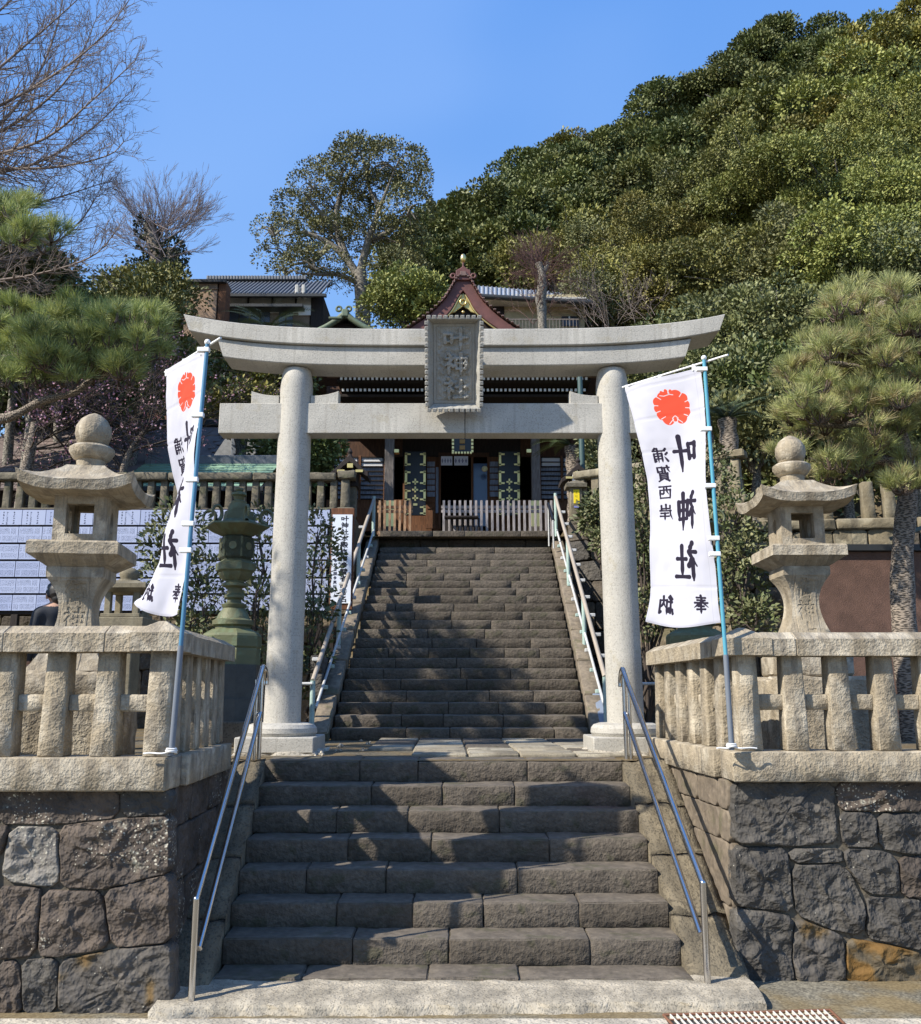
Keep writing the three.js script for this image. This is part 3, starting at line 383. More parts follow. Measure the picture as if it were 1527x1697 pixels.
// ------------------------------------------------------------------ name plaque on the gate
{
  const pw = .535, ph = .885, th = thing('gate_plaque', 'grey carved stone tablet with notched rope frame hung at the middle of the gate', 'plaque');
  const bot = P(753, 682, 8.3), top = P(753, 523, 7.96), up = top.clone().sub(bot).normalize(), L = top.distanceTo(bot), X = V(1, 0, 0), out = X.clone().cross(up).normalize();
  th.matrixAutoUpdate = true; th.position.copy(bot); th.quaternion.setFromRotationMatrix(new THREE.Matrix4().makeBasis(X, up, out));
  const hf = relief(180, 300, (c) => { c.fillStyle = '#000'; c.fillRect(0, 0, 180, 300); ['叶', '神', '社'].forEach((g, i) => brush(c, g, 96, 56 + i * 94, 112, 88, .07, '#fff')); });
  M.plaque = mat({ map: T.granite, bump: T.pit, T: .6, bs: .002, color: lin(.86, .87, .88) });
  const iw = pw - .15, ih = L - .15;
  part('carved_panel', gridGeo(110, 190, (u, v) => { const e = Math.min(u, 1 - u) * iw, f = Math.min(v, 1 - v) * ih, d = Math.min(e, f), line = d < .03 && d > .02 ? -.006 : 0; return [(u - .5) * iw, .075 + v * ih, -.052 + .03 * sm(.3, .75, hf(u, v)) + line + .014 * fb(u * 9, v * 15, 3, 4) * sm(.03, .05, d)]; }), M.plaque, th);
  part('back_slab', box(pw - .04, L - .04, .06, 0, L / 2, -.1, .01), M.plaque, th);
  const ow = pw / 2 - .028, oh = L / 2 - .028, cy = L / 2, side = (x0, y0, x1, y1, X0_, Y0_, X1_, Y1_) => part('frame_rail', uvb(gridGeo(40, 8, (u, v) => { const ax = lerp(x0, x1, u), ay = lerp(y0, y1, u), bx_ = lerp(X0_, X1_, u), by = lerp(Y0_, Y1_, u); return [lerp(ax, bx_, v), cy + lerp(ay, by, v), lerp(.022, -.05, sm(0, 1, v)) + .006 * Math.sin(u * 34) * Math.sin(v * 3.14) + .004 * nz(u * 22, v * 6, x0)]; })), M.plaque, th), hx = iw / 2 + .004, hy = ih / 2 + .004;
  side(-ow, -oh, ow, -oh, -hx, -hy, hx, -hy); side(ow, -oh, ow, oh, hx, -hy, hx, hy); side(ow, oh, -ow, oh, hx, hy, -hx, hy); side(-ow, oh, -ow, -oh, -hx, hy, -hx, -hy);
  part('edge_band', join([bx2(-ow - .004, ow + .004, cy - oh - .006, cy - oh + .006, -.1, .02, .003), bx2(-ow - .004, ow + .004, cy + oh - .006, cy + oh + .006, -.1, .02, .003), bx2(-ow - .006, -ow + .006, cy - oh + .007, cy + oh - .007, -.1, .02, .003), bx2(ow - .006, ow + .006, cy - oh + .007, cy + oh - .007, -.1, .02, .003)]), M.plaque, th);
  const nb = uvb(new RoundedBoxGeometry(.037, .036, .1, 1, .005)), put = (x, y, r) => { const m = part('frame_notch', nb, M.plaque, th); m.position.set(x, y, -.022); m.rotation.z = r; };
  for (let i = 0; i < 10; i++) for (const y of [.014, L - .014]) put(-pw / 2 + .034 + i * (pw - .068) / 9, y, 0);
  for (let i = 0; i < 16; i++) for (const s of [-1, 1]) put(s * (pw / 2 - .014), .066 + i * (L - .132) / 15, Math.PI / 2);
  part('iron_bracket', join([cyl(V(0, L * .86, -.08), V(0, L * .84, -.36), .012), cyl(V(0, .1, -.1), V(0, .1, -.14), .014)]), plain(lin(.05, .045, .04), { roughness: .6 }), th);
}
// ------------------------------------------------------------------ stone lanterns
function lanternRoof(half, top, drop, lift, thick, tip) { // square roof with swept corners: top surface, eave face, underside
  const g = [];
  for (let s = 0; s < 4; s++) {
    const q = gridGeo(14, 12, (u, v) => { const a = u * 2 - 1, w = lerp(half, tip, v), y = top - drop * (.62 * Math.pow(1 - v, .85) + .38 * Math.sin((1 - v) * Math.PI / 2)) + lift * Math.pow(Math.abs(a), 3) * Math.pow(1 - v, 2.2); return [a * w, y + .006 * fb(a * 3, v * 4, s + half, 3), w]; });
    const e = gridGeo(14, 2, (u, v) => { const a = u * 2 - 1, y = top - drop + lift * Math.pow(Math.abs(a), 3); return [a * lerp(half * .955, half, v), y - (1 - v) * thick * (1 + .3 * Math.abs(a)), lerp(half * .955, half, v)]; });
    const b = gridGeo(14, 3, (u, v) => { const a = u * 2 - 1, w = lerp(half * .45, half * .955, v), y = top - drop + lift * Math.pow(Math.abs(a), 3) * v * v - thick * (1 + .3 * Math.abs(a) * v); return [a * w, y - (1 - v) * .01, w]; }); { const ix = b.index.array; for (let i = 0; i < ix.length; i += 3) { const t = ix[i]; ix[i] = ix[i + 1]; ix[i + 1] = t; } b.computeVertexNormals(); }
    for (const x of [q, e, b]) g.push(flat(x.rotateY(s * Math.PI / 2)));
  }
  g.push(flat(box(half * .92, .02, half * .92, 0, top - drop - thick - .005, 0, 0)), flat(box(tip * 2, .03, tip * 2, 0, top - .012, 0, 0)));
  return join(g.map((x) => uvb(x)));
}
function holePanel(w, h, hw, hh, t, round) { const s = new THREE.Shape(); s.moveTo(-w / 2, 0); s.lineTo(w / 2, 0); s.lineTo(w / 2, h); s.lineTo(-w / 2, h); s.closePath(); const p = new THREE.Path(); if (round) p.absellipse(0, h * .5, hw, hh, 0, Math.PI * 2, true); else { p.moveTo(-hw, h * .18); p.lineTo(-hw, h * .18 + hh * 2); p.lineTo(hw, h * .18 + hh * 2); p.lineTo(hw, h * .18); p.closePath(); } s.holes.push(p); return new THREE.ExtrudeGeometry(s, { depth: t, bevelEnabled: false, curveSegments: 20 }); }
function stoneLantern(name, label, X, Z, yTop, scale, glyphs, ped) {
  const th = thing(name, label, 'lantern', [X, Y0, Z], 'stone lanterns'), k = scale, m = M.tanSmooth, h0 = (yTop - Y0) / k; // h0: full height in lantern units
  const y = (d) => (h0 - d) * k;                                             // d measured down from the tip
  part('jewel', lathe([[0, y(.285)], [.06 * k, y(.285)], [.115 * k, y(.25)], [.136 * k, y(.18)], [.132 * k, y(.12)], [.1 * k, y(.06)], [.05 * k, y(.02)], [.015 * k, y(.004)], [0, y(0)]], 28, 1), m, th);
  part('lotus_ring', lathe([[0, y(.4)], [.1 * k, y(.4)], [.14 * k, y(.375)], [.17 * k, y(.325)], [.168 * k, y(.295)], [.14 * k, y(.275)], [0, y(.275)]], 28, .8), m, th);
  part('neck', lathe([[0, y(.49)], [.115 * k, y(.49)], [.105 * k, y(.44)], [.11 * k, y(.395)], [0, y(.395)]], 24), m, th);
  part('roof', lanternRoof(.42 * k, y(.46), .17 * k, .075 * k, .07 * k, .14 * k), m, th);
  const fw = .19 * k, ft = .07 * k, fy = y(1.07), fh = .38 * k, fire = [];
  for (let s = 0; s < 4; s++) { const g = flat(holePanel(fw * 2 - (s % 2 ? ft * 2 : 0), fh, s % 2 ? .045 * k : .1 * k, s % 2 ? .085 * k : .115 * k, ft, s % 2)); mv(g, 0, fy, fw - ft); g.rotateY(s * Math.PI / 2); fire.push(uvb(g)); }
  part('fire_box', join(fire), m, th);
  part('platform', join([ngon([[0, y(1.255)], [.2 * k, y(1.255)], [.3 * k, y(1.185)], [.325 * k, y(1.17)], [.325 * k, y(1.085)], [.31 * k, y(1.07)], [0, y(1.07)]], 4, .3)]), m, th);
  const ys = 1.255, ye = 2.02, prof = (d) => { const t = (d - ys) / (ye - ys); return (t < .1 ? .205 : .118 + .085 * Math.pow(clamp((.42 - t) / .32), 2.2) + .16 * Math.pow(clamp((t - .42) / .58), 1.8)) * k; };
  const list = []; for (let i = 0; i <= 40; i++) { const d = lerp(ye, ys, i / 40); list.push([prof(d), y(d)]); } list.unshift([0, y(ye)]); list.push([0, y(ys)]);
  const body = ngon(list, 4, .5); { const p = body.attributes.position; for (let i = 0; i < p.count; i++) if (p.getZ(i) > 0 && Math.abs(Math.abs(p.getX(i)) - Math.abs(p.getZ(i))) < .02) p.setZ(i, p.getZ(i) - .0); }
  part('stem', body, m, th);
  if (glyphs) { // dressed front face carrying cut characters
    const d0 = ys + .085, hw = .1 * k, hf = relief(200, 600, (c) => glyphs.forEach((g, i) => brush(c, g, 100, 92 + i * 168, 158, 150, .06, '#fff')));
    const cg = gridGeo(90, 200, (u, v) => { const d = lerp(ye, d0, v), f = Math.min(u, 1 - u), e = Math.min(v, 1 - v); return [(u - .5) * 2 * hw, y(d), prof(d) - .004 + .008 * sm(0, .04, f) * sm(0, .02, e) - .04 * sm(.2, .6, hf(u, v)) + .0015 * fb(u * 12, v * 22, 1, 3)]; }), uv0 = cg.attributes.uv, col = new Float32Array(uv0.count * 3);
    for (let i = 0; i < uv0.count; i++) { const t = sm(.35, .6, hf(uv0.getX(i), uv0.getY(i))); col[i * 3] = lerp(1, .2, t); col[i * 3 + 1] = lerp(1, .19, t); col[i * 3 + 2] = lerp(1, .19, t); } cg.setAttribute('color', new THREE.BufferAttribute(col, 3));   // cut strokes coloured much darker than the face around them
    part('carved_face', uvb(cg), M.darkStrokes ??= mat({ map: T.tan, bump: T.chisel, T: .4, bs: .004, roughness: .9, vertexColors: true }), th).userData.label = 'dark characters cut into the stem';
  }
  part('base_stone', mv(hewn(.62 * k, .2 * k, .62 * k, 4, .008, .08, .02), 0, y(ye) - .1 * k, 0), m, th);
  let yy = y(ye) - .2 * k; const bl = Math.max(.1, yy); part('pedestal', mv(hewn(.8 * k, bl, .8 * k, 9, .012, .1, .02), 0, yy - bl / 2, 0), M.tan, th);
  return th;
}
{ const a = P(158, 685, 6.6), b = P(1308, 722, 7.8); stoneLantern('stone_lantern', 'tall sandy stone lantern with swept square roof in front of the white name boards', a.x, a.z, a.y, .94, ['御', '神', '上'], 0).rotation.y = .13; stoneLantern('stone_lantern', 'sandy stone lantern with chipped swept roof in front of the brown wall', b.x, b.z, b.y, .94, ['御', '神', '上'], 0).rotation.y = -.02; }
{ // small plain lantern behind
  const c = P(216, 941, 9.2), k = MP(9.2, 990), th = thing('stone_lantern', 'small grey stone lantern with flat roof standing behind the tall one', 'lantern', [c.x, Y0, c.z], 'stone lanterns'), y = (p) => P(0, p, 9.2).y - Y0, m = M.tanGrey = mat({ map: T.tan, bump: T.rough, T: .8, bs: .006, color: lin(.62, .63, .58) });
  part('jewel', lathe([[0, y(962)], [12 * k, y(962)], [16.5 * k, y(953)], [15 * k, y(947)], [8 * k, y(942)], [0, y(940)]], 20, .9), m, th); part('collar', lathe([[0, y(966)], [18 * k, y(966)], [17 * k, y(961)], [0, y(961)]], 20), m, th);
  part('roof', ngon([[0, y(984)], [30 * k, y(984)], [42 * k, y(978)], [42 * k, y(971)], [20 * k, y(964)], [0, y(964)]], 4, .3), m, th);
  for (const sx of [-1, 1]) for (const sz of [-1, 1]) part('corner_post', bx2(sx * 23 * k - 5 * k, sx * 23 * k + 5 * k, y(1022), y(983), sz * 23 * k - 5 * k, sz * 23 * k + 5 * k, .006), m, th);
  part('floor_slab', box(64 * k, 6 * k, 64 * k, 0, y(1022), 0, .006), m, th); part('base_slab', box(84 * k, 22 * k, 84 * k, 0, y(1037), 0, .01), m, th); part('stem', join([box(40 * k, y(1048), 40 * k, 0, y(1048) / 2, 0, .02)]), m, th);
}
// ------------------------------------------------------------------ bronze lanterns
function bronzeLantern(px, D, label) {
  const c = P(px, 900, D), k = MP(D, 900), th = thing('bronze_lantern', label, 'lantern', [c.x, Y0, c.z], 'bronze lanterns'), y = (p) => P(0, p, D).y - Y0, m = M.bronze, ng = (pr, n = 6, cr = .5) => ngon(pr.map(([r, q]) => [r * k, y(q)]).reverse(), n, cr), lt = (pr) => lathe(pr.map(([r, q]) => [r * k, y(q)]).reverse(), 28, .6);
  part('finial', lt([[0, 808], [6, 809], [7, 812], [5, 815], [12, 817], [13, 821], [9, 824], [8, 829], [13, 832], [13, 836], [0, 836]]), m, th);
  part('dome', lt([[0, 835], [15, 836], [17, 842], [17, 847], [20, 849], [0, 849]]), m, th);
  const roof = part('roof', join([ng([[0, 848], [20, 848], [22, 862], [30, 868], [46, 871], [47, 874], [36, 882], [22, 889], [0, 889]], 6, .4)]), m, th);
  for (let i = 0; i < 6; i++) { const a = i * Math.PI / 3 + Math.PI / 6 + .0, pts = []; for (let j = 0; j <= 16; j++) { const t = j / 16, w = t * 5.2, r = lerp(20, 5, t); pts.push([43 - Math.sin(w) * r * .8 + 4 * t + 6, 870 - (1 - Math.cos(w)) * r * .95 - t * 4]); } part('roof_scroll', tube(pts.map(([r, q]) => V(Math.sin(a) * r * k, y(q), Math.cos(a) * r * k)), (t) => lerp(3.6, 2, t) * k, 7, 26), m, roof); }
  const fire = part('fire_box', ng([[0, 889], [20, 889], [24, 893], [26, 908], [24, 924], [20, 928], [0, 928]]), M.bronzeDark ??= mat({ map: T.patina, bump: T.pit, T: .2, bs: .012, color: lin(.4, .42, .4), roughness: .6 }), th);
  for (let i = 0; i < 6; i++) { const a = i * Math.PI / 3, g = new THREE.CylinderGeometry(6.5 * k, 6.5 * k, 2 * k, 18); g.rotateX(Math.PI / 2); mv(g, 0, 0, 26 * k); g.rotateY(a); part('crest_disc', uvb(mv(g, 0, y(907), 0)), m, fire); const b = a + Math.PI / 6; part('rib', cyl(V(Math.sin(b) * 27.5 * k, y(925), Math.cos(b) * 27.5 * k), V(Math.sin(b) * 27.5 * k, y(892), Math.cos(b) * 27.5 * k), 2 * k, 2 * k, 6), m, fire); }
  part('platform', ng([[0, 928], [20, 928], [24, 932], [29, 935], [29, 946], [25, 949], [23, 956], [18, 962], [0, 962]]), m, th);
  part('shaft', lt([[0, 961], [16, 961], [15, 965], [21, 968], [21, 972], [12, 975], [11, 984], [16, 987], [16, 991], [11, 994], [12, 999], [20, 1002], [19, 1006], [17, 1009], [0, 1009]]), m, th);
  part('bell_base', lt([[0, 1008], [17, 1008], [24, 1018], [27, 1026], [33, 1029], [33, 1036], [28, 1039], [28, 1044], [0, 1044]]), m, th);
  part('octagon_base', ng([[0, 1043], [30, 1043], [42, 1051], [44, 1055], [44, 1072], [42, 1075], [43, 1078], [43, 1102], [0, 1102]], 8, .3), M.bronzeGreen ??= mat({ map: T.patina, bump: T.rough, T: .6, bs: .004, color: lin(.62, .62, .5), roughness: .6 }), th);
  const dk = M.darkGranite ??= mat({ map: T.speck, bump: T.pit, T: .5, bs: .002, color: lin(.06, .065, .06), roughness: .5 });
  part('stone_plinth', ng([[0, 1102], [45, 1102], [46, 1158], [0, 1158]], 8, .3), dk, th); part('stone_plinth', ng([[0, 1158], [52, 1158], [54, 1195], [0, 1195]], 8, .3), dk, th); part('foundation', box(120 * k, y(1194) - .0, 120 * k, 0, y(1194) / 2, 0, .02), M.mortar, th);
}
bronzeLantern(393, 10, 'green bronze lantern with curled roof scrolls beside the gate pillar and name boards');
bronzeLantern(1145, 10, 'green bronze lantern mostly hidden behind the white banner');
// ------------------------------------------------------------------ banners on poles
function crest(c, x, y, rx, ry) {
  const red = '#e2523c', el = (px, py, a, b, r) => { c.beginPath(); c.ellipse(x + px * rx, y + py * ry, a * rx, b * ry, r ?? 0, 0, 7); c.fill(); };
  c.fillStyle = red; el(0, .05, .86, .8);
  for (const s of [-1, 1]) for (const [px, py, a, b, r] of [[.34, -.62, .3, .26, .4], [.66, -.36, .3, .27, .6], [.76, .02, .26, .25, 0], [.68, .4, .29, .26, -.5], [.4, .68, .32, .28, -.7]]) el(s * px, py, a * 1.14, b * 1.16, s * r);
  for (const px of [-.36, -.12, .12]) el(px, -.86 - .06 * (px === -.12 ? 1 : 0), .09, .13, px * .6);
  c.strokeStyle = '#c9c6cc'; c.lineWidth = rx * .048; c.lineCap = 'round'; const ln = (...q) => { c.beginPath(); q.forEach(([a, b], i) => c[i ? 'lineTo' : 'moveTo'](x + a * rx, y + b * ry)); c.stroke(); };
  for (const s of [-1, 1]) { ln([s * .98, -.2], [s * .78, -.16]); ln([s * 1, .22], [s * .74, .16]); ln([s * .8, .62], [s * .55, .5]); ln([s * .7, -.68], [s * .52, -.5]); ln([s * .06, .98], [s * .16, .66], [s * .02, .52]); ln([s * .4, .95], [s * .1, .7]); }
  ln([-.5, -.72], [-.3, -.66], [0, -.72], [.2, -.66]);
}
const [fc, fx] = canvas(512, 1536, '#c6c6d0');
{ const ink = '#2c2836', vy = (v) => 30 + v * 1480; crest(fx, 288, vy(.116), 108, 112); [['叶', .315, 318], ['神', .562, 318], ['社', .77, 300]].forEach(([g, v, x]) => brush(fx, g, x, vy(v), 196, 240, .088, ink, true)); [['浦', .315, 128], ['賀', .394, 130], ['西', .475, 128], ['岸', .56, 128]].forEach(([g, v, x]) => brush(fx, g, x, vy(v), 108, 100, .07, ink, true)); brush(fx, '奉', 395, vy(.938), 112, 104, .075, ink, true); brush(fx, '納', 130, vy(.94), 112, 104, .075, ink, true);
  fx.strokeStyle = '#b9b8c2'; fx.lineWidth = 3; fx.strokeRect(10, 8, 460, 1520); }
M.cloth = new THREE.MeshPhysicalMaterial({ map: ctex(fc), roughness: .9, side: THREE.DoubleSide, transmission: .18, thickness: 0, specularIntensity: .2 });
M.white = plain(lin(.78, .78, .76)); M.cyan = plain(lin(.09, .32, .42), { roughness: .35 }); M.blue = plain(lin(.07, .2, .32), { roughness: .35 }); M.greyPipe = plain(lin(.16, .18, .21), { roughness: .4 });
function banner(o) {
  const pole = thing('banner_pole', o.poleLabel, 'pole', [0, 0, 0], 'banner poles'), a = P(...o.base, o.D), b = P(...o.top, o.D), j = P(...o.joint, o.D);
  part('lower_tube', cyl(a, j, .0175, .0175, 12), M.greyPipe, pole); part('upper_tube', cyl(j, b, .0135, .0125, 12), o.mat, pole); part('end_knob', mv(new THREE.SphereGeometry(.019, 12, 8), b.x, b.y + .012, b.z), M.white, pole);
  const dir = b.clone().sub(a).normalize(), at = (py) => { const t = (P(0, py, o.D).y - a.y) / (b.y - a.y); return a.clone().lerp(b, t); };
  const A = P(...o.bar[0], o.bar[2]), B = P(...o.bar[1], o.bar[3]); part('cross_bar', cyl(A, B, .0075, .0075, 8), M.white, pole);
  part('twine', (() => { const g = [], R = rng(3); for (let i = 0; i < 5; i++) { const q = new THREE.TorusGeometry(.024 + R() * .01, .004, 5, 16); q.rotateX(Math.PI / 2 + (R() - .5) * .5); g.push(mv(q, a.x, a.y + .015 + i * .006, a.z)); } for (const s of o.tie) g.push(tube([V(a.x, a.y + .02, a.z), V(a.x + s * .05, a.y + .012, a.z + .02), V(a.x + s * .12, a.y + .014, a.z + .005), V(a.x + s * .16, a.y + .01, a.z)], .005, 5)); return join(g); })(), M.white, pole);
  const fl = thing('banner', o.label, 'banner', [0, 0, 0], 'white shrine banners');
  const L = new THREE.CatmullRomCurve3(o.left.map(([x, y, D]) => P(x, y, D))), R_ = new THREE.CatmullRomCurve3(o.right.map(([x, y, D]) => P(x, y, D)));
  const g = gridGeo(44, 150, (u, v) => { const l = L.getPointAt(1 - v), r = R_.getPointAt(1 - v), q = l.clone().lerp(r, u), n = r.clone().sub(l).normalize().cross(V(0, 1, 0)).normalize(); const fold = Math.abs(((1 - v) * 7.2 + .3) % 1 - .5) < .012 ? .004 : 0; q.addScaledVector(n, (o.wave(u, 1 - v) + .012 * fb(u * 2.2, v * 5, o.D, 3)) - fold); q.y += o.sag(u, 1 - v); return [q.x, q.y, q.z]; });
  part('cloth', g, M.cloth, fl); for (const py of o.tabs) { const p = at(py), w = box(.075, .03, .034, p.x - .02, p.y, p.z, .004); part('tab', w, M.white, fl); }
  for (const t of [.3, .62, .95]) { const p = A.clone().lerp(B, t); part('tab', box(.03, .05, .02, p.x, p.y - .018, p.z, .004), M.white, fl); }
}
banner({ D: 6.02, base: [1213, 1243], top: [1167, 596], joint: [1203, 1085], mat: M.cyan, tie: [1, -.6], bar: [[1207, 588], [1032, 642], 5.9, 6.6], label: 'white banner with red crest hanging open on the turquoise pole', poleLabel: 'light turquoise banner pole tied to the balustrade above the ochre stained wall',
  left: [[1036, 645, 6.55], [1040, 655, 6.54], [1051, 684, 6.5], [1064, 728, 6.47], [1073, 771, 6.45], [1077, 834, 6.42], [1079, 920, 6.4], [1078, 990, 6.38], [1069, 1030, 6.36]], right: [[1160, 608, 6.06], [1163, 640, 6.06], [1168, 720, 6.06], [1172, 778, 6.06], [1178, 840, 6.06], [1185, 925, 6.06], [1188, 990, 6.06], [1194, 1036, 6.06]], tabs: [612, 711, 805, 892, 918], wave: (u, v) => .03 * Math.sin(u * 5.5 + v * 4) * (1 - u * .5) + .02 * Math.sin(v * 9 + u * 3), sag: (u, v) => v > .9 ? -.03 * Math.sin(u * Math.PI * 1.2) * sm(.9, 1, v) : 0 });
banner({ D: 5.46, base: [284, 1252], top: [344, 570], joint: [300, 1070], mat: M.blue, tie: [-1], bar: [[366, 560], [274, 617], 5.36, 5.98], label: 'white banner with red crest twisted by wind beside the tall stone lantern', poleLabel: 'dark blue banner pole leaning at the corner of the balustrade by the lichen wall',
  left: [[276, 612, 5.92], [276, 640, 5.92], [277, 690, 5.93], [284, 752, 5.95], [291, 813, 5.98], [294, 846, 5.98], [288, 868, 5.95], [271, 916, 5.85], [248, 967, 5.76], [236, 995, 5.72], [226, 1014, 5.7]], right: [[340, 578, 5.5], [336, 630, 5.5], [332, 690, 5.5], [327, 752, 5.5], [322, 813, 5.5], [316, 850, 5.5], [312, 875, 5.5], [306, 920, 5.5], [302, 967, 5.5], [300, 995, 5.5], [297, 1018, 5.5]], tabs: [580, 688, 795, 868, 912], wave: (u, v) => .035 * Math.sin(u * 6 + v * 7) * sm(.15, .5, v) + .05 * sm(.45, .62, v) * sm(.9, .65, v) * Math.sin(u * 3.1), sag: (u, v) => v > .93 ? .05 * Math.pow(1 - u, 3) * sm(.93, 1, v) - .02 * sm(.93, 1, v) * Math.sin(u * 3.1) : 0 });
// ------------------------------------------------------------------ steel handrails of the lower stairs
for (const r of [{ b: [318, 1659, 5.58], t: [326, 1490, 5.58], b2: [433, 1257, 7.7], t2: [435, 1110, 7.7], l: [330, 1572, 5.6], l2: [432, 1182, 7.68], s: -1, label: 'stainless steel double handrail standing in the shade of the lichen wall' }, { b: [1171, 1632, 5.88], t: [1165, 1463, 5.88], b2: [1039, 1258, 7.8], t2: [1034, 1114, 7.8], l: [1162, 1548, 5.9], l2: [1036, 1182, 7.78], s: 1, label: 'stainless steel double handrail casting its shadow on the sunny side wall' }]) {
  const th = thing('handrail', r.label, 'handrail', [0, 0, 0], 'steel handrails'), q = (a) => P(...a), b = q(r.b), t = q(r.t), b2 = q(r.b2), t2 = q(r.t2), R = .0205; b.y = .05; b2.y = Y0 - .01; b2.x = t2.x; b.x = t.x;
  part('post', cyl(b, t, R, R, 16), M.steel, th); part('post', cyl(b2, V(b2.x, t2.y - .02, b2.z), R * .9, R * .9, 16), M.steel, th); part('post', cyl(V(b2.x + .035 * r.s, b2.y, b2.z + .02), V(b2.x + .035 * r.s, t2.y - .08, b2.z + .02), R * .7, R * .7, 12), M.steel, th);
  const d = t2.clone().sub(t).normalize(); part('hand_bar', join([cyl(t, t2, R, R, 16), mv(new THREE.SphereGeometry(R, 16, 10), t.x, t.y, t.z), tube([t2, t2.clone().addScaledVector(d, .05).add(V(0, .0, 0)), t2.clone().add(V(0, .005, -.12)), t2.clone().add(V(0, -.06, -.17)), t2.clone().add(V(0, -.12, -.175))], R, 14, 16)]), M.steel, th);
  part('lower_bar', cyl(q(r.l), q(r.l2), R * .9, R * .9, 16), M.steel, th);
}
// ------------------------------------------------------------------ boxes given by a rectangle seen in the photograph and a distance
const bxp = (x0, x1, y0, y1, D, dep = .1, r = .01) => { const ym = (y0 + y1) / 2, a = P(x0, ym, D), b = P(x1, ym, D), t = P(0, y0, D).y, u = P(0, y1, D).y; return bx2(a.x, b.x, u, t, -D - dep, -D, r); };
const Yp = (py, D) => P(0, py, D).y, Xp = (px, py, D) => P(px, py, D).x;
Object.assign(M, {
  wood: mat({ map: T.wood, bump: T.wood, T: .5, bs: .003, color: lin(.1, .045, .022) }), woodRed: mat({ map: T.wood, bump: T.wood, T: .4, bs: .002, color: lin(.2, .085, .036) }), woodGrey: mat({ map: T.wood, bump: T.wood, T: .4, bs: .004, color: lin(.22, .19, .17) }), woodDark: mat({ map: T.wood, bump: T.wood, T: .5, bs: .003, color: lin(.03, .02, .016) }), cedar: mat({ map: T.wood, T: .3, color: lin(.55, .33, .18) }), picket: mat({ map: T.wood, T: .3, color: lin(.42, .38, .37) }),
  gold: plain(lin(.83, .62, .25), { metalness: 1, roughness: .35 }), lacquer: plain(lin(.008, .007, .007), { roughness: .35 }), maroon: mat({ map: T.speck, bump: T.rough, T: .8, bs: .004, color: lin(.15, .056, .046), roughness: .6 }), maroonTile: mat({ map: T.speck, bump: T.rough, T: .8, bs: .006, color: lin(.19, .12, .1), roughness: .6 }),
  fenceStone: mat({ map: T.step, bump: T.rough, T: .9, bs: .012, color: lin(.72, .74, .66) }), fenceLight: mat({ map: T.tan, bump: T.rough, T: .9, bs: .012, color: lin(.66, .66, .6) }), wallUp: mat({ map: T.step, bump: T.rough, T: 1.4, bs: .03, color: lin(.9, .86, .74) }), paneBlue: plain(lin(.1, .16, .28), { roughness: .12 }), slat: mat({ map: T.wood, T: .4, color: lin(.32, .36, .46), roughness: .5 }), paper: plain(lin(.72, .74, .78)),
});
// ------------------------------------------------------------------ terraces and their retaining walls
struct('shrine_court', join([bx2(-16, 16, 1.0, YC, -34, -16.55, 0), bx2(-16, -1.72, 1.0, YC, -16.55, -14.75, 0), bx2(1.82, 16, 1.0, YC, -16.55, -15.2, 0), (() => { const g = new THREE.BufferGeometry(), v = [[-1.7, .9, -10.95], [1.75, .9, -10.95], [-1.7, 4.15, -15.9], [1.75, 4.15, -15.9], [-1.7, .9, -15.9], [1.75, .9, -15.9]], f = [0, 1, 3, 0, 3, 2, 0, 2, 4, 1, 5, 3, 2, 3, 5, 2, 5, 4]; g.setAttribute('position', new THREE.Float32BufferAttribute(f.flatMap((i) => v[i]), 3)); g.computeVertexNormals(); return uvb(g); })()]), M.earth);
function masonry(th, A, B, y0, y1, row, m, seed, w0 = .45) { // uneven coursed stones on a plane
  const u = B.clone().sub(A), L = u.length(); u.normalize(); const w = V(-u.z, 0, u.x), R = rng(seed); let w3 = u.clone().cross(V(0, 1, 0)); let y = y0;
  while (y < y1 - .02) { let h = Math.min(row * (.8 + R() * .4), y1 - y); if (y1 - y - h < row * .4) h = y1 - y; let s = 0; while (s < L - .02) { let q = w0 * (.7 + R() * .7); if (L - s - q < w0 * .4) q = L - s; const j = () => (R() - .5) * .03, pl = [[s + .008 + j(), y + .008 + j()], [s + q - .008 + j(), y + .008 + j()], [s + q - .008 + j(), y + h - .008 + j()], [s + .008 + j(), y + h - .008 + j()]]; const g = stoneGeo(pl, seed + s * 3 + y * 7, .03, .03, .06); part('wall_stone', basis(g, A.clone(), u, V(0, 1, 0), w3), m[Math.floor(R() * m.length)], th); s += q; } y += h; }
}
{
  const a = thing('retaining_wall', 'dark mossy stone retaining wall behind the white name boards', 'wall'); masonry(a, V(-8.2, 0, -14.7), V(-1.7, 0, -14.7), Y0, YC, .42, [M.wallB, M.wallUp, M.stepDark], 5, .7); masonry(a, V(-1.68, 0, -11.2), V(-1.68, 0, -14.7), Y0, 2.2, .4, [M.wallB, M.stepDark], 9, .6);
  const b = thing('retaining_wall', 'weathered rubble retaining wall behind the shrubs beside the long steps', 'wall'); masonry(b, V(1.8, 0, -15.1), V(4.3, 0, -13.4), Y0, YC, .4, [M.wallUp, M.step, M.wallB], 15, .55); masonry(b, V(4.3, 0, -13.4), V(9.5, 0, -12.9), Y0, 4.1, .4, [M.wallUp, M.step, M.fenceLight], 25, .55); part('wall_core', join([sheet([[1.82, 15.2], [4.34, 13.5], [9.5, 13], [9.5, 15.3], [1.82, 15.3]], 4.08)]), M.earth, b);
}
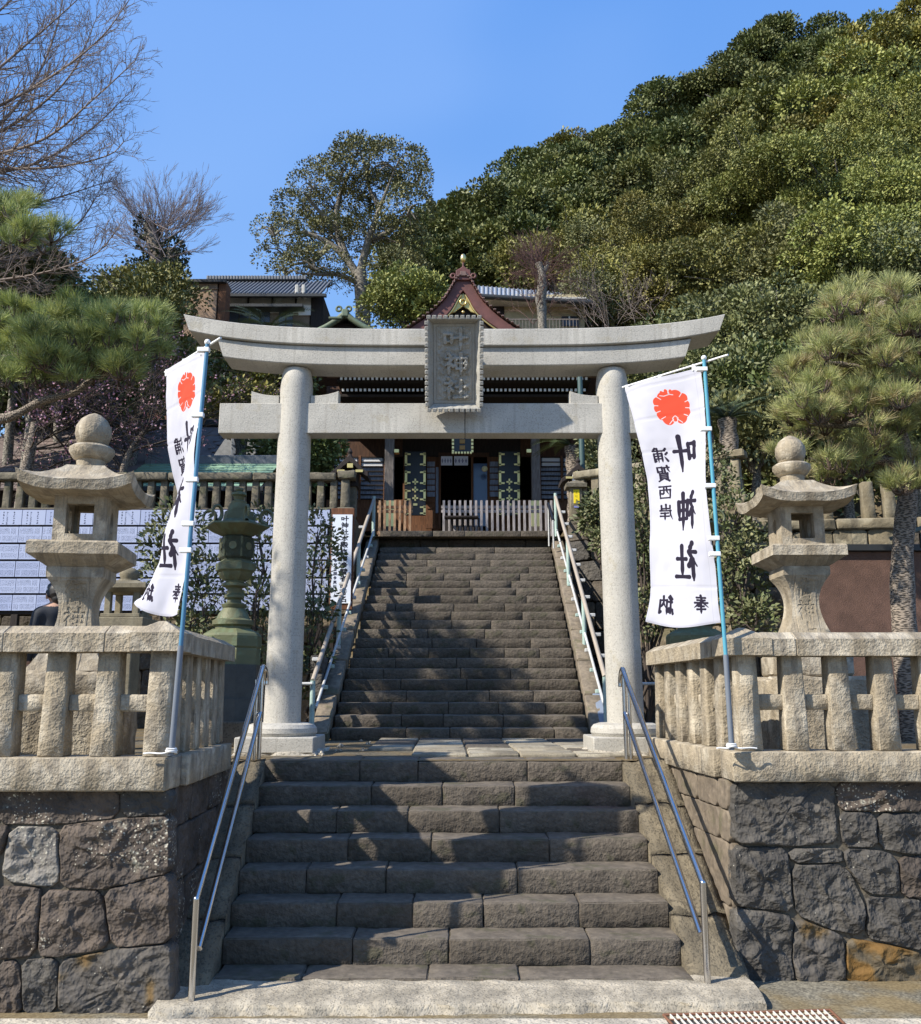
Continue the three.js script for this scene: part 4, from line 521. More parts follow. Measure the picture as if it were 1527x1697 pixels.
function terraceFence(label, A, B, base, hPost, sp, m, seed, opts = {}) {
  const th = thing('stone_fence', label, 'fence', [0, 0, 0], 'terrace fences'), u = B.clone().sub(A), L = u.length(); u.normalize(); const ang = Math.atan2(-u.z, u.x), R = rng(seed), at = (mm, s, y) => { mm.position.set(A.x + u.x * s, y, A.z + u.z * s); mm.rotation.y = ang; };
  if (opts.sill !== 0) { let s = 0; while (s < L - .05) { let q = Math.min(L - s, 1.1 + R() * .5); at(part('sill_block', hewn(q - .02, .16, .26, seed + s, .008, .12, .015), m, th), s + q / 2, base + .08); s += q; } }
  for (let s = sp / 2; s < L; s += sp) if (!(opts.gap && R() < opts.gap)) at(part('post', postGeo(sp * .56, sp * .5, hPost * (opts.rail === 0 ? .9 + .15 * R() : 1), seed + s), m, th), s, base + .14);
  if (opts.rail !== 0) { let s = 0; while (s < L - .05) { let q = Math.min(L - s, 1.3 + R() * .6); at(part('cap_rail', hewn(q - .012, .13, .24, seed + s + 50, .008, .12, .015), m, th), s + q / 2, base + .14 + hPost + .05); s += q; } }
  return th;
}
terraceFence('dark weathered stone fence along the terrace above the white name boards', V(-8, 0, -14.85), V(-2.05, 0, -14.85), YC, .5, .215, M.fenceStone, 3);
terraceFence('dark stone fence end with thick post next to the little roofed box', V(-2.02, 0, -14.8), V(-1.72, 0, -14.8), YC, .52, .26, M.fenceStone, 7);
terraceFence('stone fence with brown cap rail above the rubble wall beside the long steps', V(1.95, 0, -15.3), V(4.4, 0, -13.75), YC, .62, .26, M.fenceLight, 13);
terraceFence('broken stone fence of bare leaning posts without cap rail', V(4.35, 0, -13.45), V(9, 0, -13.0), 4.1, .56, .3, M.fenceLight, 23, { rail: 0, gap: .12 });
{ // gate post with the yellow notice
  const D = 15.2, th = thing('gate_post', 'square stone post with pointed cap carrying a yellow notice', 'post'), x = Xp(955, 850, D); part('shaft', mv(hewn(.21, Yp(805, D) - YC, .21, 5, .005, .1, .01), x, (Yp(805, D) + YC) / 2, -D), M.fenceLight, th); part('cap', mv(ngon([[0, 0], [.17, 0], [.175, .06], [.03, .14], [0, .142]], 4, .3), x, Yp(810, D), -D), M.fenceStone, th);
  const [e, c] = canvas(96, 220, '#e8cf1c'); ['上', '以', '名'].forEach((g, i) => brush(c, g, 48, 48 + i * 62, 40, 40, .06, '#5a5212')); const nt = thing('notice', 'bright yellow notice fixed on the square stone post', 'sign'); part('sheet', mv(new THREE.BoxGeometry(.1, .235, .006), x, Yp(825, D), -D + .112), [M.white, M.white, M.white, M.white, plain('#ffffff', { map: ctex(e) }), M.white], nt); part('blue_strip', mv(new THREE.BoxGeometry(.09, .03, .006), x, Yp(842, D), -D + .112), plain(lin(.2, .22, .5)), nt);
}
// ------------------------------------------------------------------ donors' name boards
{
  const D = 13.6, th = thing('name_boards', 'wide display of white name panels with fine black lettering on dark frame', 'notice board'), R = rng(31), sheets = [];
  for (let v = 0; v < 6; v++) { const [e, c] = canvas(196, 136, v % 2 ? '#aab4d0' : '#a1accb'); c.fillStyle = '#2c3350'; const rr = rng(v + 3); const big = v >= 4; for (const [y0, len] of big ? [[14, 108]] : [[12, 50], [76, 46]]) for (let x = 8; x < 188; x += big ? 26 + rr() * 4 : 9) { if (rr() < (big ? .25 : .06)) continue; let y = y0 + rr() * 4; while (y < y0 + len) { const s = big ? 11 : 5; for (let k = 0; k < (big ? 6 : 3); k++) c.fillRect(x + rr() * s * .7, y + rr() * s * .8, rr() < .5 ? s * .7 : 1.3, rr() < .5 ? 1.3 : s * .6); y += s * (1.15 + rr() * .5); if (rr() < .1) y += s; } } c.strokeStyle = '#8e97b3'; c.strokeRect(.5, .5, 195, 135); sheets.push(plain('#ffffff', { map: ctex(e), roughness: .5 })); }  // blue of the reflected sky is painted into the panel colour
  const rows = [[844, 871], [872, 900], [901, 928], [929, 957], [958, 984], [985, 1013]], pw = (Xp(39.6, 930, D) - Xp(0, 930, D)); rows.forEach(([a, b], r) => { for (let i = -3; i < 14; i++) { const x = Xp(545, 930, D) - (14 - i) * pw + (r % 2 ? -.03 : 0), t = Yp(a, D), u = Yp(b, D); const m = part('name_panel', new THREE.BoxGeometry(pw - .008, t - u - .02, .012), sheets[r === 0 ? 4 + Math.floor(R() * 2) : Math.floor(R() * 4)], th); m.position.set(x + pw / 2, (t + u) / 2, -D + (R() - .5) * .006); m.rotation.z = (R() - .5) * .004; } });
  part('backing', bx2(Xp(-125, 930, D), Xp(546, 930, D), Yp(1018, D), Yp(842, D), -D - .08, -D - .03, .01), M.woodDark, th); for (let i = 0; i < 6; i++) part('leg', bx2(Xp(-100 + i * 125, 930, D), Xp(-88 + i * 125, 930, D), Y0, Yp(1018, D), -D - .1, -D - .02, .01), M.woodDark, th);
}
{
  const D = 13.1, th = thing('vertical_sign', 'tall narrow white signboard with one brushed column of black characters', 'sign'); const [e, c] = canvas(150, 640, '#dfe6f2'); [...'叶神社本殿修復奉賛者御芳名'].forEach((g, i) => brush(c, g, 94, 32 + i * 48, 58, 44, .075, '#0c0f1c')); [...'奉賛金額参萬円以上'].forEach((g, i) => brush(c, g, 30, 336 + i * 31, 28, 25, .075, '#1a2038'));
  const x0 = Xp(550, 925, D), x1 = Xp(583, 925, D); part('board', bx2(x0 - .02, x1 + .025, Yp(1010, D), Yp(842, D), -D - .05, -D, .006), mat({ map: T.wood, T: .4, color: lin(.2, .08, .035) }), th); const m = part('lettered_panel', new THREE.BoxGeometry(x1 - x0, Yp(853, D) - Yp(1000, D), .012), [M.white, M.white, M.white, M.white, plain('#ffffff', { map: ctex(e), roughness: .5 }), M.white], th); m.position.set((x0 + x1) / 2, (Yp(853, D) + Yp(1000, D)) / 2, -D + .009); for (const x of [x0 + .03, x1 - .03]) part('leg', bx2(x - .025, x + .025, Y0, Yp(1010, D), -D - .05, -D - .005, .005), M.woodDark, th);
}
// ------------------------------------------------------------------ handrails of the long steps
for (const r of [{ s: -1, a: [519, 1128], b: [620, 828], l0: [524, 1172], l1: [620, 878], t0: [524, 1214], t1: [620, 908], label: 'pale green pipe handrail with rusty top bar along the shaded edge of the long steps' }, { s: 1, a: [1003, 1122], b: [921, 823], l0: [1005, 1180], l1: [923, 878], t0: [1003, 1206], t1: [925, 908], label: 'pale green pipe handrail with tan top bar along the sunny edge of the long steps' }]) {
  const th = thing('handrail', r.label, 'handrail', [0, 0, 0], 'pipe handrails'), D0 = 10.75, D1 = 15.55, a = P(...r.a, D0), b = P(...r.b, D1), l0 = P(...r.l0, D0), l1 = P(...r.l1, D1), t0 = P(...r.t0, D0), t1 = P(...r.t1, D1), at = (p, q, t) => p.clone().lerp(q, t);
  part('top_bar', cyl(a, b, .028, .028, 10), M.pipe, th); part('lower_bar', cyl(l0, l1, .018, .018, 8), M.whitePipe, th);
  for (const t of [.0, .34, .67, 1]) { const p = at(a, b, t), q = at(t0, t1, t); part('post', cyl(V(p.x, q.y - .1, p.z), V(p.x, p.y + (t === 1 ? .06 : 0), p.z), .03, .03, 10), M.mint, th); }
  const d = t1.clone().sub(t0), g = box(.1, .05, d.length(), 0, 0, 0, .008), m = part('cable_duct', g, plain(lin(.22, .26, .33), { roughness: .5 }), th); m.position.copy(t0.clone().add(t1).multiplyScalar(.5)); m.lookAt(t1);
  for (let i = 1; i < 11; i++) { const p = at(l0, l1, i / 11.3), q = at(a, b, i / 11.3); part('step_light', box(.07, .05, .06, p.x - r.s * .02, p.y - .03, p.z, .01), i % 3 ? M.mint : M.whitePipe, th); if (i % 2 || r.s > 0) part('clamp', box(.08, .045, .05, q.x + r.s * .06, q.y - .02, q.z, .01), M.whitePipe, th); }
  if (r.s < 0) for (const [yy, zz] of [[1.86, -10.7], [1.4, -10.7]]) part('side_bar', cyl(V(a.x, yy, zz), V(a.x - 1.2, yy, zz), .018, .018, 8), M.whitePipe, th); else part('side_bar', cyl(V(a.x, 1.86, -10.7), V(a.x + 1.3, 1.86, -10.7), .018, .018, 8), M.whitePipe, th);
}
{ const th = thing('inner_rail', 'thin black sloped grip rail at the head of the long steps', 'handrail'); const a = P(909, 835, 15.4), b = P(917, 862, 15.0), c = P(912, 895, 15.2); part('grip', cyl(a, b, .03, .03, 8), M.lacquer, th); part('post', cyl(V(a.x, 4.2, a.z), a, .014, .014, 8), M.whitePipe, th); part('post', cyl(V(b.x, 4.1, b.z), b, .014, .014, 8), M.whitePipe, th); }
// ------------------------------------------------------------------ picket fences at the top
function pickets(label, x0, x1, D, m, n) { const th = thing('picket_fence', label, 'fence', [0, 0, 0], 'picket fences'), a = Xp(x0, 850, D), b = Xp(x1, 850, D), top = Yp(830, D); for (let i = 0; i < n; i++) part('picket', box(.045, top - YC, .03, lerp(a, b, i / (n - 1)), (top + YC) / 2, -D + .03, .004), m, th); for (const y of [top - .12, top - .2, YC + .12]) part('rail', bx2(a - .05, b + .05, y - .028, y + .028, -D - .03, -D + .01, .004), m, th); }
pickets('short reddish cedar picket fence beside the entrance gap', 630, 680, 16.9, M.cedar, 7); pickets('long grey picket fence across the front of the shrine', 736, 914, 16.9, M.picket, 21);
{ const D = 16.78, th = thing('bench', 'low dark wooden bench in front of the grey picket fence', 'bench'), a = Xp(737, 860, D), b = Xp(793, 860, D), t = Yp(858, D); part('seat', bx2(a, b, t - .035, t, -D, -D + .22, .006), M.woodDark, th); for (let i = 0; i < 7; i++) part('slat', bx2(lerp(a, b, i / 6.3) + .02, lerp(a, b, i / 6.3) + .05, YC, t - .03, -D + .09, -D + .12, .003), M.woodDark, th); }
// ------------------------------------------------------------------ shrine hall
{
  const th = thing('shrine_hall', 'dark timber shrine hall with maroon gabled roof and gold fittings', 'shrine'), D = 21, X0 = Xp(768, 600, 18);
  part('floor_platform', bx2(-4.3, 4.5, YC, YC + .45, -27, -20.2, .02), M.woodGrey, th);
  for (let i = 0; i < 2; i++) part('entrance_step', bx2(Xp(678, 860, 19) , Xp(890, 860, 19), YC, YC + .16 + i * .15, -20.4, -19.4 - (1 - i) * -.35, .01), M.woodGrey, th);
  // wall with doorway, built from pieces
  const wall = (x0, x1, y0, y1, m, dd = 0, dep = .08, nm = 'wall_panel') => part(nm, bxp(x0, x1, y0, y1, D + dd, dep, .006), m, th);
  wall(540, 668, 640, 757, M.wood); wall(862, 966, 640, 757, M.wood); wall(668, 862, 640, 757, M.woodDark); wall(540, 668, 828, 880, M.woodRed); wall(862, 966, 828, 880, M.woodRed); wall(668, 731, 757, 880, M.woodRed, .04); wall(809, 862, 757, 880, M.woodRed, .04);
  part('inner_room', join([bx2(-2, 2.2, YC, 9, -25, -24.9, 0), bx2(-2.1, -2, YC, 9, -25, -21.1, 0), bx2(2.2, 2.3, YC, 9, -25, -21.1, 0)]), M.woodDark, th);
  for (const [a, b] of [[553, 594], [598, 636], [897, 930], [934, 962]]) { const f = part('shutter', bxp(a, b, 757, 828, D + .02, .04, .004), M.slat, th); const n = 9; for (let i = 0; i <= n; i++) part('batten', bxp(a, b, lerp(757, 826, i / n), lerp(757, 826, i / n) + 1.6, D - .03, .04, .003), M.woodDark, f); part('white_pane', bxp(a + 2, b - 2, 759, 772, D - .004, .02, 0), M.paper, f); for (const x of [a - 2, b]) part('stile', bxp(x, x + 2, 755, 830, D - .04, .06, .003), M.woodRed, f); }
  for (const [a, b] of [[707, 722], [811, 827]]) { const d = part('side_door', bxp(a, b, 757, 876, D - .08, .05, .004), M.woodRed, th); for (let i = 0; i < 8; i++) part('door_batten', bxp(a + 1, b - 1, 765 + i * 10, 773 + i * 10, D - .1, .02, .003), i < 6 ? M.slat : M.woodRed, d); }
  part('glass_door', bxp(785, 808, 768, 872, D, .03, .003), M.paneBlue, th); part('door_leaf', bxp(722.5, 727, 774, 850, D - .03, .03, .003), M.slat, th); for (const [a, b] of [[727, 731], [781, 785], [808, 811]]) part('door_post', bxp(a, b, 752, 876, D - .06, .12, .005), M.woodRed, th); part('door_lintel', bxp(727, 811, 750, 757, D - .08, .12, .005), M.wood, th);
  // lacquered leaves with gold fittings
  for (const [a, b] of [[671, 706], [827, 862]]) { const d = part('lacquer_door', bxp(a, b, 748, 854, D - .5, .06, .006), M.lacquer, th), G = (x0, x1, y0, y1) => part('gold_fitting', bxp(a + x0 * (b - a), a + x1 * (b - a), y0, y1, D - .52, .03, .004), M.gold, d); for (const [y0, y1] of [[750, 772], [780, 803], [811, 830], [838, 853]]) for (const s of [0, 1]) { G(s ? .88 : 0, s ? 1 : .12, y0, y1); for (const y of [y0 + 1, y1 - 4]) G(s ? .72 : .0, s ? 1 : .28, y, y + 3); } for (const y of [797, 810, 824]) { G(.36, .64, y, y + 3); G(.46, .54, y - 4, y + 6); } G(.4, .6, 834, 838); }
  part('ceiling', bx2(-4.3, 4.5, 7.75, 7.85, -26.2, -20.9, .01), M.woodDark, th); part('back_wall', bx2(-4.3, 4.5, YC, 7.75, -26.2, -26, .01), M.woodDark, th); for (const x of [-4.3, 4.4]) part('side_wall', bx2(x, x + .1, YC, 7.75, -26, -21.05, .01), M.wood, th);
  part('rear_roof', uvb(gridGeo(8, 6, (u, v) => [lerp(-4.6, 4.8, u), lerp(7.6, 9.6, v), -lerp(27, 21.4, v)])), M.maroonTile, th);
  // front posts, cap pieces, tie beam
  for (const [a, b] of [[638, 653.5], [881, 895.5]]) { part('porch_post', bxp(a, b, 615, 877, 18.9, .2, .015), M.woodGrey, th); part('gold_sleeve', bxp(a - .8, b + .8, 829, 876, 18.88, .24, .012), M.gold, th); part('post_base', bxp(a - 4, b + 4, 872, 884, 18.82, .36, .01), M.step, th); part('bracket', bxp(a < 700 ? b : a - 8, a < 700 ? b + 8 : a, 744, 750, 18.86, .15, .005), M.gold, th); }
  part('porch_beam', bxp(630, 905, 640, 668, 18.9, .2, .02), M.wood, th);
  // gold framed tablet, curtain, lamp
  const tb = part('tablet', bxp(750, 784, 716, 750, 18.6, .05, .006), M.lacquer, th); for (let i = 0; i < 6; i++) for (const x of [749, 781]) part('tablet_edge', bxp(x, x + 4, 715 + i * 6, 719.6 + i * 6, 18.57, .05, .006), M.gold, tb); for (let i = 0; i < 7; i++) part('tablet_edge', bxp(749 + i * 5, 752.6 + i * 5, 748, 752, 18.57, .05, .006), M.gold, tb); for (let i = 0; i < 3; i++) part('tablet_mark', bxp(762, 771, 718 + i * 10, 725 + i * 10, 18.58, .02, .004), M.goldDull ??= plain(lin(.3, .16, .05), { metalness: .6, roughness: .5 }), tb);
  const [e, c] = canvas(220, 60, '#e4e4ee'); c.fillStyle = '#5a5a8c'; for (let i = 0; i < 4; i++) for (const [x, y] of [[0, -9], [0, 9], [-9, 0], [9, 0]]) { c.beginPath(); c.ellipse(26 + i * 54 + x, 30 + y, 6, 6, 0, 0, 7); c.fill(); } const cur = plain('#ffffff', { map: ctex(e) }); for (const [a, b] of [[731.5, 750], [753, 776]]) { const m = part('curtain', new THREE.BoxGeometry(Xp(b, 765, D) - Xp(a, 765, D), Yp(758, D) - Yp(773, D), .02), cur, th); m.position.set((Xp(a, 765, D) + Xp(b, 765, D)) / 2, (Yp(758, D) + Yp(773, D)) / 2, -D + .1); }
  const lp = P(803.5, 777, 20.6); part('door_charm', mv(new THREE.SphereGeometry(.07, 16, 12), lp.x, lp.y, lp.z), plain(lin(.8, .75, .45)), th);
  // roof: eaves, rafters, hall roof slope, front gable
  const eD = 17.5, yE = Yp(622, eD), xl = Xp(566, 622, eD), xr = Xp(972, 622, eD), raf = []; for (let r = 0; r < 2; r++) for (let i = 0; i < 56; i++) { const x = lerp(xl, xr, i / 55); raf.push(box(.045, .055, .03, x, yE - .06 - r * .14, -eD - .02 - r * .3, 0)); }
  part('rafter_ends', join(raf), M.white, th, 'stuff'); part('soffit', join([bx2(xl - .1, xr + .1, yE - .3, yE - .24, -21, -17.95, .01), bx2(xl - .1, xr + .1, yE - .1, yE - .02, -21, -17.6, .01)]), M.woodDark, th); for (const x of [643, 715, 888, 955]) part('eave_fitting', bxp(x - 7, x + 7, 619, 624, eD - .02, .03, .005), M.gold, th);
  const slope = (s) => { const g = gridGeo(24, 10, (u, v) => [lerp(xl - .3, xr + .3, u), yE + .02 + 1.75 * (v * .75 + .25 * v * v), -eD + .1 - v * 4]); return uvb(g); };
  part('main_roof', join([slope(), bx2(xl - .3, xr + .3, yE - .03, yE + .06, -eD - .1, -eD + .12, .02), bx2(xl - .3, xr + .3, yE + 1.7, yE + 1.95, -21.6, -21.2, .03)]), M.maroonTile, th);
  const gD = 17.8, oc = [[768, 461], [780, 470], [796, 496], [820, 521], [849, 542], [890, 566], [930, 584]], ic = [[768, 482], [777, 494], [792, 519], [823, 544], [862, 566], [905, 588]], rel = (l, s) => l.map(([x, y]) => new THREE.Vector2((Xp(768 + (x - 768), y, gD) - X0) * s, Yp(y, gD)));
  for (const s of [-1, 1]) { const o = new THREE.SplineCurve(rel(oc, s)).getPoints(24), i = new THREE.SplineCurve(rel(ic, s)).getPoints(24), sh = new THREE.Shape([...o, ...i.reverse()]); let g = new THREE.ExtrudeGeometry(sh, { depth: .1, bevelEnabled: true, bevelSize: .01, bevelThickness: .01, bevelSegments: 1 }); part('gable_board', uvb(mv(flat(g), X0, 0, -gD - .05)), M.maroon, th);
    const sf = gridGeo(1, 24, (u, v) => { const q = o[Math.round((1 - v) * 24)]; return [X0 + q.x, q.y + .05, -gD + .12 - u * 4.6]; }); if (s < 0) { const ix = sf.index.array; for (let k = 0; k < ix.length; k += 3) { const t = ix[k]; ix[k] = ix[k + 1]; ix[k + 1] = t; } sf.computeVertexNormals(); } part('gable_roof', uvb(sf), M.maroonTile, th);
    for (let r = 0; r < 16; r++) { const q = o[r + 2]; part('roof_course', box(.06, .03, 4.5, X0 + q.x, q.y + .055, -gD - 2.1, .01), M.maroonTile, th); }
    const edge = new THREE.SplineCurve(rel(ic, s)).getPoints(16).slice(2).map((q) => V(X0 + q.x - s * .02, q.y - .02, -gD + .02)); part('gold_edge', tube(edge, .022, 6, 24), M.gold, th);
    const scr = P(768 + s * 17, 461, gD); part('ridge_scroll', mv(new THREE.TorusGeometry(.045, .024, 8, 18), X0 + s * .21, Yp(461, gD), -gD + .1), M.maroon, th); for (let k = 0; k < 6; k++) part('ridge_fin', cyl(V(X0 + s * (.17 + k * .035), Yp(468 + k * 5, gD), -gD + .12), V(X0 + s * (.22 + k * .045), Yp(476 + k * 5.5, gD), -gD + .12), .022, .012, 6), M.maroon, th); }
  part('gable_back', (() => { const q = rel(ic, 1), p = rel(ic, -1); const g = new THREE.ShapeGeometry(new THREE.Shape([...q, ...p.reverse()])); return uvb(mv(g, X0, 0, -gD - .12)); })(), M.woodDark, th);
  const pend = new THREE.Shape(); [[768, 486], [780, 505], [789, 519], [781, 516], [777, 512], [773, 510], [768, 506]].forEach(([x, y], i) => { const a = Xp(x, y, gD) - X0, b = Yp(y, gD); i ? pend.lineTo(a, b) : pend.moveTo(a, b); }); [[763, 510], [759, 512], [755, 516], [747, 519], [756, 505]].forEach(([x, y]) => pend.lineTo(Xp(x, y, gD) - X0, Yp(y, gD))); pend.closePath();
  part('gable_pendant', uvb(mv(flat(new THREE.ExtrudeGeometry(pend, { depth: .03, bevelSize: .006, bevelThickness: .006, bevelSegments: 1 })), X0, 0, -gD - .04)), M.goldLeaf ??= plain(lin(.6, .5, .2), { metalness: .5, roughness: .45 }), th); part('pendant_boss', mv(new THREE.TorusGeometry(.06, .018, 8, 20), X0, Yp(501, gD), -gD + .02), M.gold, th); part('pendant_stud', mv(new THREE.SphereGeometry(.035, 12, 8), X0, Yp(518, gD), -gD + .02), M.gold, th);
  const on = new THREE.Shape(); [[756, 467], [757, 452], [763, 449], [768, 445], [773, 449], [779, 452], [780, 467]].forEach(([x, y], i) => { const a = Xp(x, y, gD) - X0, b = Yp(y, gD); i ? on.lineTo(a, b) : on.moveTo(a, b); }); on.closePath(); part('ridge_tile', uvb(mv(flat(new THREE.ExtrudeGeometry(on, { depth: .2, bevelSize: .012, bevelThickness: .012, bevelSegments: 1 })), X0, 0, -gD - .1)), M.maroon, th); part('ridge_crest', box(.12, .1, .03, X0, Yp(458, gD), -gD + .13, .01), M.maroonTile, th); part('ridge_bar', box(.22, .2, 4.6, X0, Yp(464, gD), -gD - 2.4, .03), M.maroonTile, th);
  part('finial_pin', cyl(V(X0, Yp(448, gD), -gD + .05), V(X0, Yp(436, gD), -gD + .05), .022, .016, 8), M.maroon, th); { const g = new THREE.SphereGeometry(.062, 14, 10); g.scale(1, 1.6, 1); part('finial', mv(g, X0, Yp(430, gD), -gD + .05), M.gold, th); }
}
// ------------------------------------------------------------------ little roofed boxes on the terrace corners
function spiritBox(px0, px1, py0, py1, D, label) {
  const th = thing('roofed_box', label, 'shrine box', [0, 0, 0], 'little roofed boxes'), xm = (px0 + px1) / 2, hw = (px1 - px0) / 2, y = (t) => py0 + (py1 - py0) * t; part('body', bxp(xm - hw * .42, xm + hw * .42, y(.62), y(1.1), D, .35, .006), M.woodDark, th); for (let i = -2; i <= 2; i++) part('lattice_bar', bxp(xm + i * hw * .16 - .5, xm + i * hw * .16 + .5, y(.66), y(.96), D - .02, .02, .002), M.woodGrey, th); part('stand', bxp(xm - hw * .3, xm + hw * .3, y(1.05), y(2.0), D + .05, .25, .006), M.fenceStone, th);
  for (const s of [-1, 1]) { const o = [[0, .18], [.35, .36], [.72, .6], [1, .72]], i = [[1, .84], [.72, .74], [.35, .52], [0, .36]], sh = new THREE.Shape([...o, ...i].map(([a, b]) => new THREE.Vector2((Xp(xm + s * a * hw, y(b), D) - Xp(xm, y(b), D)), Yp(y(b), D)))); part('roof_slope', uvb(mv(flat(new THREE.ExtrudeGeometry(sh, { depth: .5, bevelEnabled: true, bevelSize: .006, bevelThickness: .006, bevelSegments: 1 })), Xp(xm, y(.5), D), 0, -D - .4)), M.woodDark, th); part('gold_trim', bxp(xm + s * hw * .5 - hw * .2, xm + s * hw * .5 + hw * .2, y(.58), y(.66), D - .12, .02, .003), M.goldLeaf, th); }
  part('gable_crest', mv(lathe([[0, 0], [.05, 0], [.03, .05], [.045, .09], [.01, .16], [0, .16]], 12), Xp(xm, y(.15), D), Yp(y(.2), D), -D + .02), M.woodDark, th); part('gold_pendant', bxp(xm - hw * .16, xm + hw * .16, y(.38), y(.52), D - .12, .02, .004), M.goldLeaf, th);
}
spiritBox(550, 611, 748, 800, 14.9, 'little roofed wooden box with gold trim on the stone fence end'); spiritBox(930, 986, 764, 808, 15.6, 'little roofed wooden box half hidden behind the post with yellow notice');
{ const D = 15.7, th = thing('lamp_post', 'slender dark green utility pole with a yellow band by the palm', 'pole'), a = Xp(966, 800, D); part('pole', cyl(V(a, YC, -D), V(a, Yp(590, D), -D), .055, .045, 12), plain(lin(.05, .09, .085), { roughness: .45 }), th); part('yellow_band', cyl(V(a, Yp(793, D), -D), V(a, Yp(787, D), -D), .06, .06, 12), plain(lin(.75, .6, .05)), th); part('white_post', bxp(949, 958, 778, 806, D - .2, .06, .005), M.white, th); }
// ------------------------------------------------------------------ hillside
function hillY(x, D) { const d0 = lerp(25, 18.5, sm(3.5, 9, x)), s = lerp(.6, .93, sm(-2, 7, x)), cap = lerp(9, 36, sm(-7, 8, x)), q = Math.max(0, D - d0) * s; return YC + cap * (1 - Math.exp(-q / cap * 1.25)) * 1.0 + .3 * nz(x * .2, D * .2, 0) * clamp(q); }
M.hill = mat({ map: T.speck, bump: T.rough, T: 3, bs: .1, color: lin(.13, .1, .055) });
struct('hillside', uvb(gridGeo(90, 70, (u, v) => { const x = lerp(-70, 70, u), D = 15.4 + 140 * v * v; return [x, Math.max(D < 33 && Math.abs(x) < 16 ? YC - .25 : 0, hillY(x, D) - .2), -D]; })), M.hill);
// ------------------------------------------------------------------ houses on the slope
Object.assign(M, { tile: mat({ map: T.speck, bump: T.rough, T: .5, bs: .004, color: lin(.16, .17, .185), roughness: .55 }), plaster: mat({ map: T.speck, T: 1.2, color: lin(.62, .6, .54) }), cream: mat({ map: T.speck, T: 1.4, color: lin(.55, .46, .27) }), brownWall: mat({ map: T.speck, T: 1.4, color: lin(.22, .16, .11) }), brick: mat({ map: T.speck, T: .4, color: lin(.2, .09, .06) }), shingle: mat({ map: T.speck, T: .7, color: lin(.17, .13, .115) }), copper: mat({ map: T.speck, T: 1.2, color: lin(.27, .42, .28), roughness: .55 }), glass: plain(lin(.05, .06, .075), { roughness: .1 }), stucco: mat({ map: T.speck, bump: T.pit, T: .7, bs: .004, color: lin(.15, .085, .062) }), darkTrim: plain(lin(.028, .03, .03), { roughness: .5 }) });
const wallTo = (x0, x1, y0, D, dep, m, th, nm = 'wall') => { const a = Xp(x0, y0, D), b = Xp(x1, y0, D), t = Yp(y0, D), g = hillY((a + b) / 2, D) - .6; return part(nm, bx2(a, b, g, t, -D - dep, -D, .01), m, th); };
{ // timber house with grey tiled roof, brown gate wall
  const D = 29, th = thing('tiled_house', 'old plastered house with grey tiled roof and dark timber eaves behind the gate', 'house'); wallTo(360, 515, 487, D, 4, M.brownWall, th);
  part('plaster_band', bxp(372, 516, 492, 518, D - .05, .08, .005), M.plaster, th); for (const x of [410, 450, 489]) part('timber_strut', bxp(x, x + 3, 490, 510, D - .09, .06, .004), M.woodDark, th); part('plaster_wall', bxp(495, 516, 505, 522, D - .08, .05, .004), M.white, th); part('timber_end', bxp(515, 536, 492, 560, D - .1, 2.5, .01), M.woodDark, th);
  part('lower_eave', bxp(372, 502, 503, 508, D - .5, .6, .01), M.darkTrim, th); for (const [a, b] of [[380, 412], [415, 447], [462, 485]]) { const w = part('window', bxp(a, b, 510, 560, D - .06, .05, .004), M.glass, th); part('window_frame', bxp((a + b) / 2 - 1, (a + b) / 2 + 1, 510, 560, D - .09, .04, .003), M.woodDark, w); }
  const yb = Yp(487, D - .6), yt = Yp(463, D + 1.4); const roof = part('roof', uvb(gridGeo(2, 2, (u, v) => [lerp(Xp(318, 480, D), Xp(538, 480, D), u), lerp(yb, yt, v), -lerp(D - .6, D + 1.6, v)])), M.tile, th); part('eave_board', bxp(318, 541, 486, 491, D - .62, .12, .01), M.darkTrim, roof);
  for (let i = 0; i < 34; i++) part('ridge_tile', box(.1, .16, .3, lerp(Xp(345, 462, D + 1.4), Xp(506, 462, D + 1.4), i / 33), yt + .06, -D - 1.5, .03), M.tile, roof); for (let i = 0; i < 34; i++) { const x = lerp(Xp(320, 480, D), Xp(536, 480, D), i / 33), g = box(.05, .04, Math.hypot(yt - yb, 2.2), 0, 0, 0, .01), m = part('tile_course', g, M.tile, roof); m.position.set(x, (yb + yt) / 2 + .03, -(D + .5)); m.rotation.x = Math.atan2(yt - yb, 2.2); } for (const x of [489, 500]) part('end_tile', bxp(x, x + 6, 471, 488, D - .5, .4, .03), M.plaster, roof);
  const tw = thing('brown_wall', 'tall brown plastered wall with dark cap next to the ivy covered trunk', 'wall'); wallTo(298, 361, 466, 27.5, .5, M.cream2 ??= mat({ map: T.speck, T: 1.4, color: lin(.36, .24, .155) }), tw); part('cap', bxp(296, 374, 462, 467, 27.35, .8, .01), M.darkTrim, tw); part('timber_side', bxp(361, 374, 467, 560, 27.5, .5, .01), M.woodRed, tw); part('band', bxp(298, 361, 477, 479, 27.46, .05, .003), M.brownWall, tw);
}
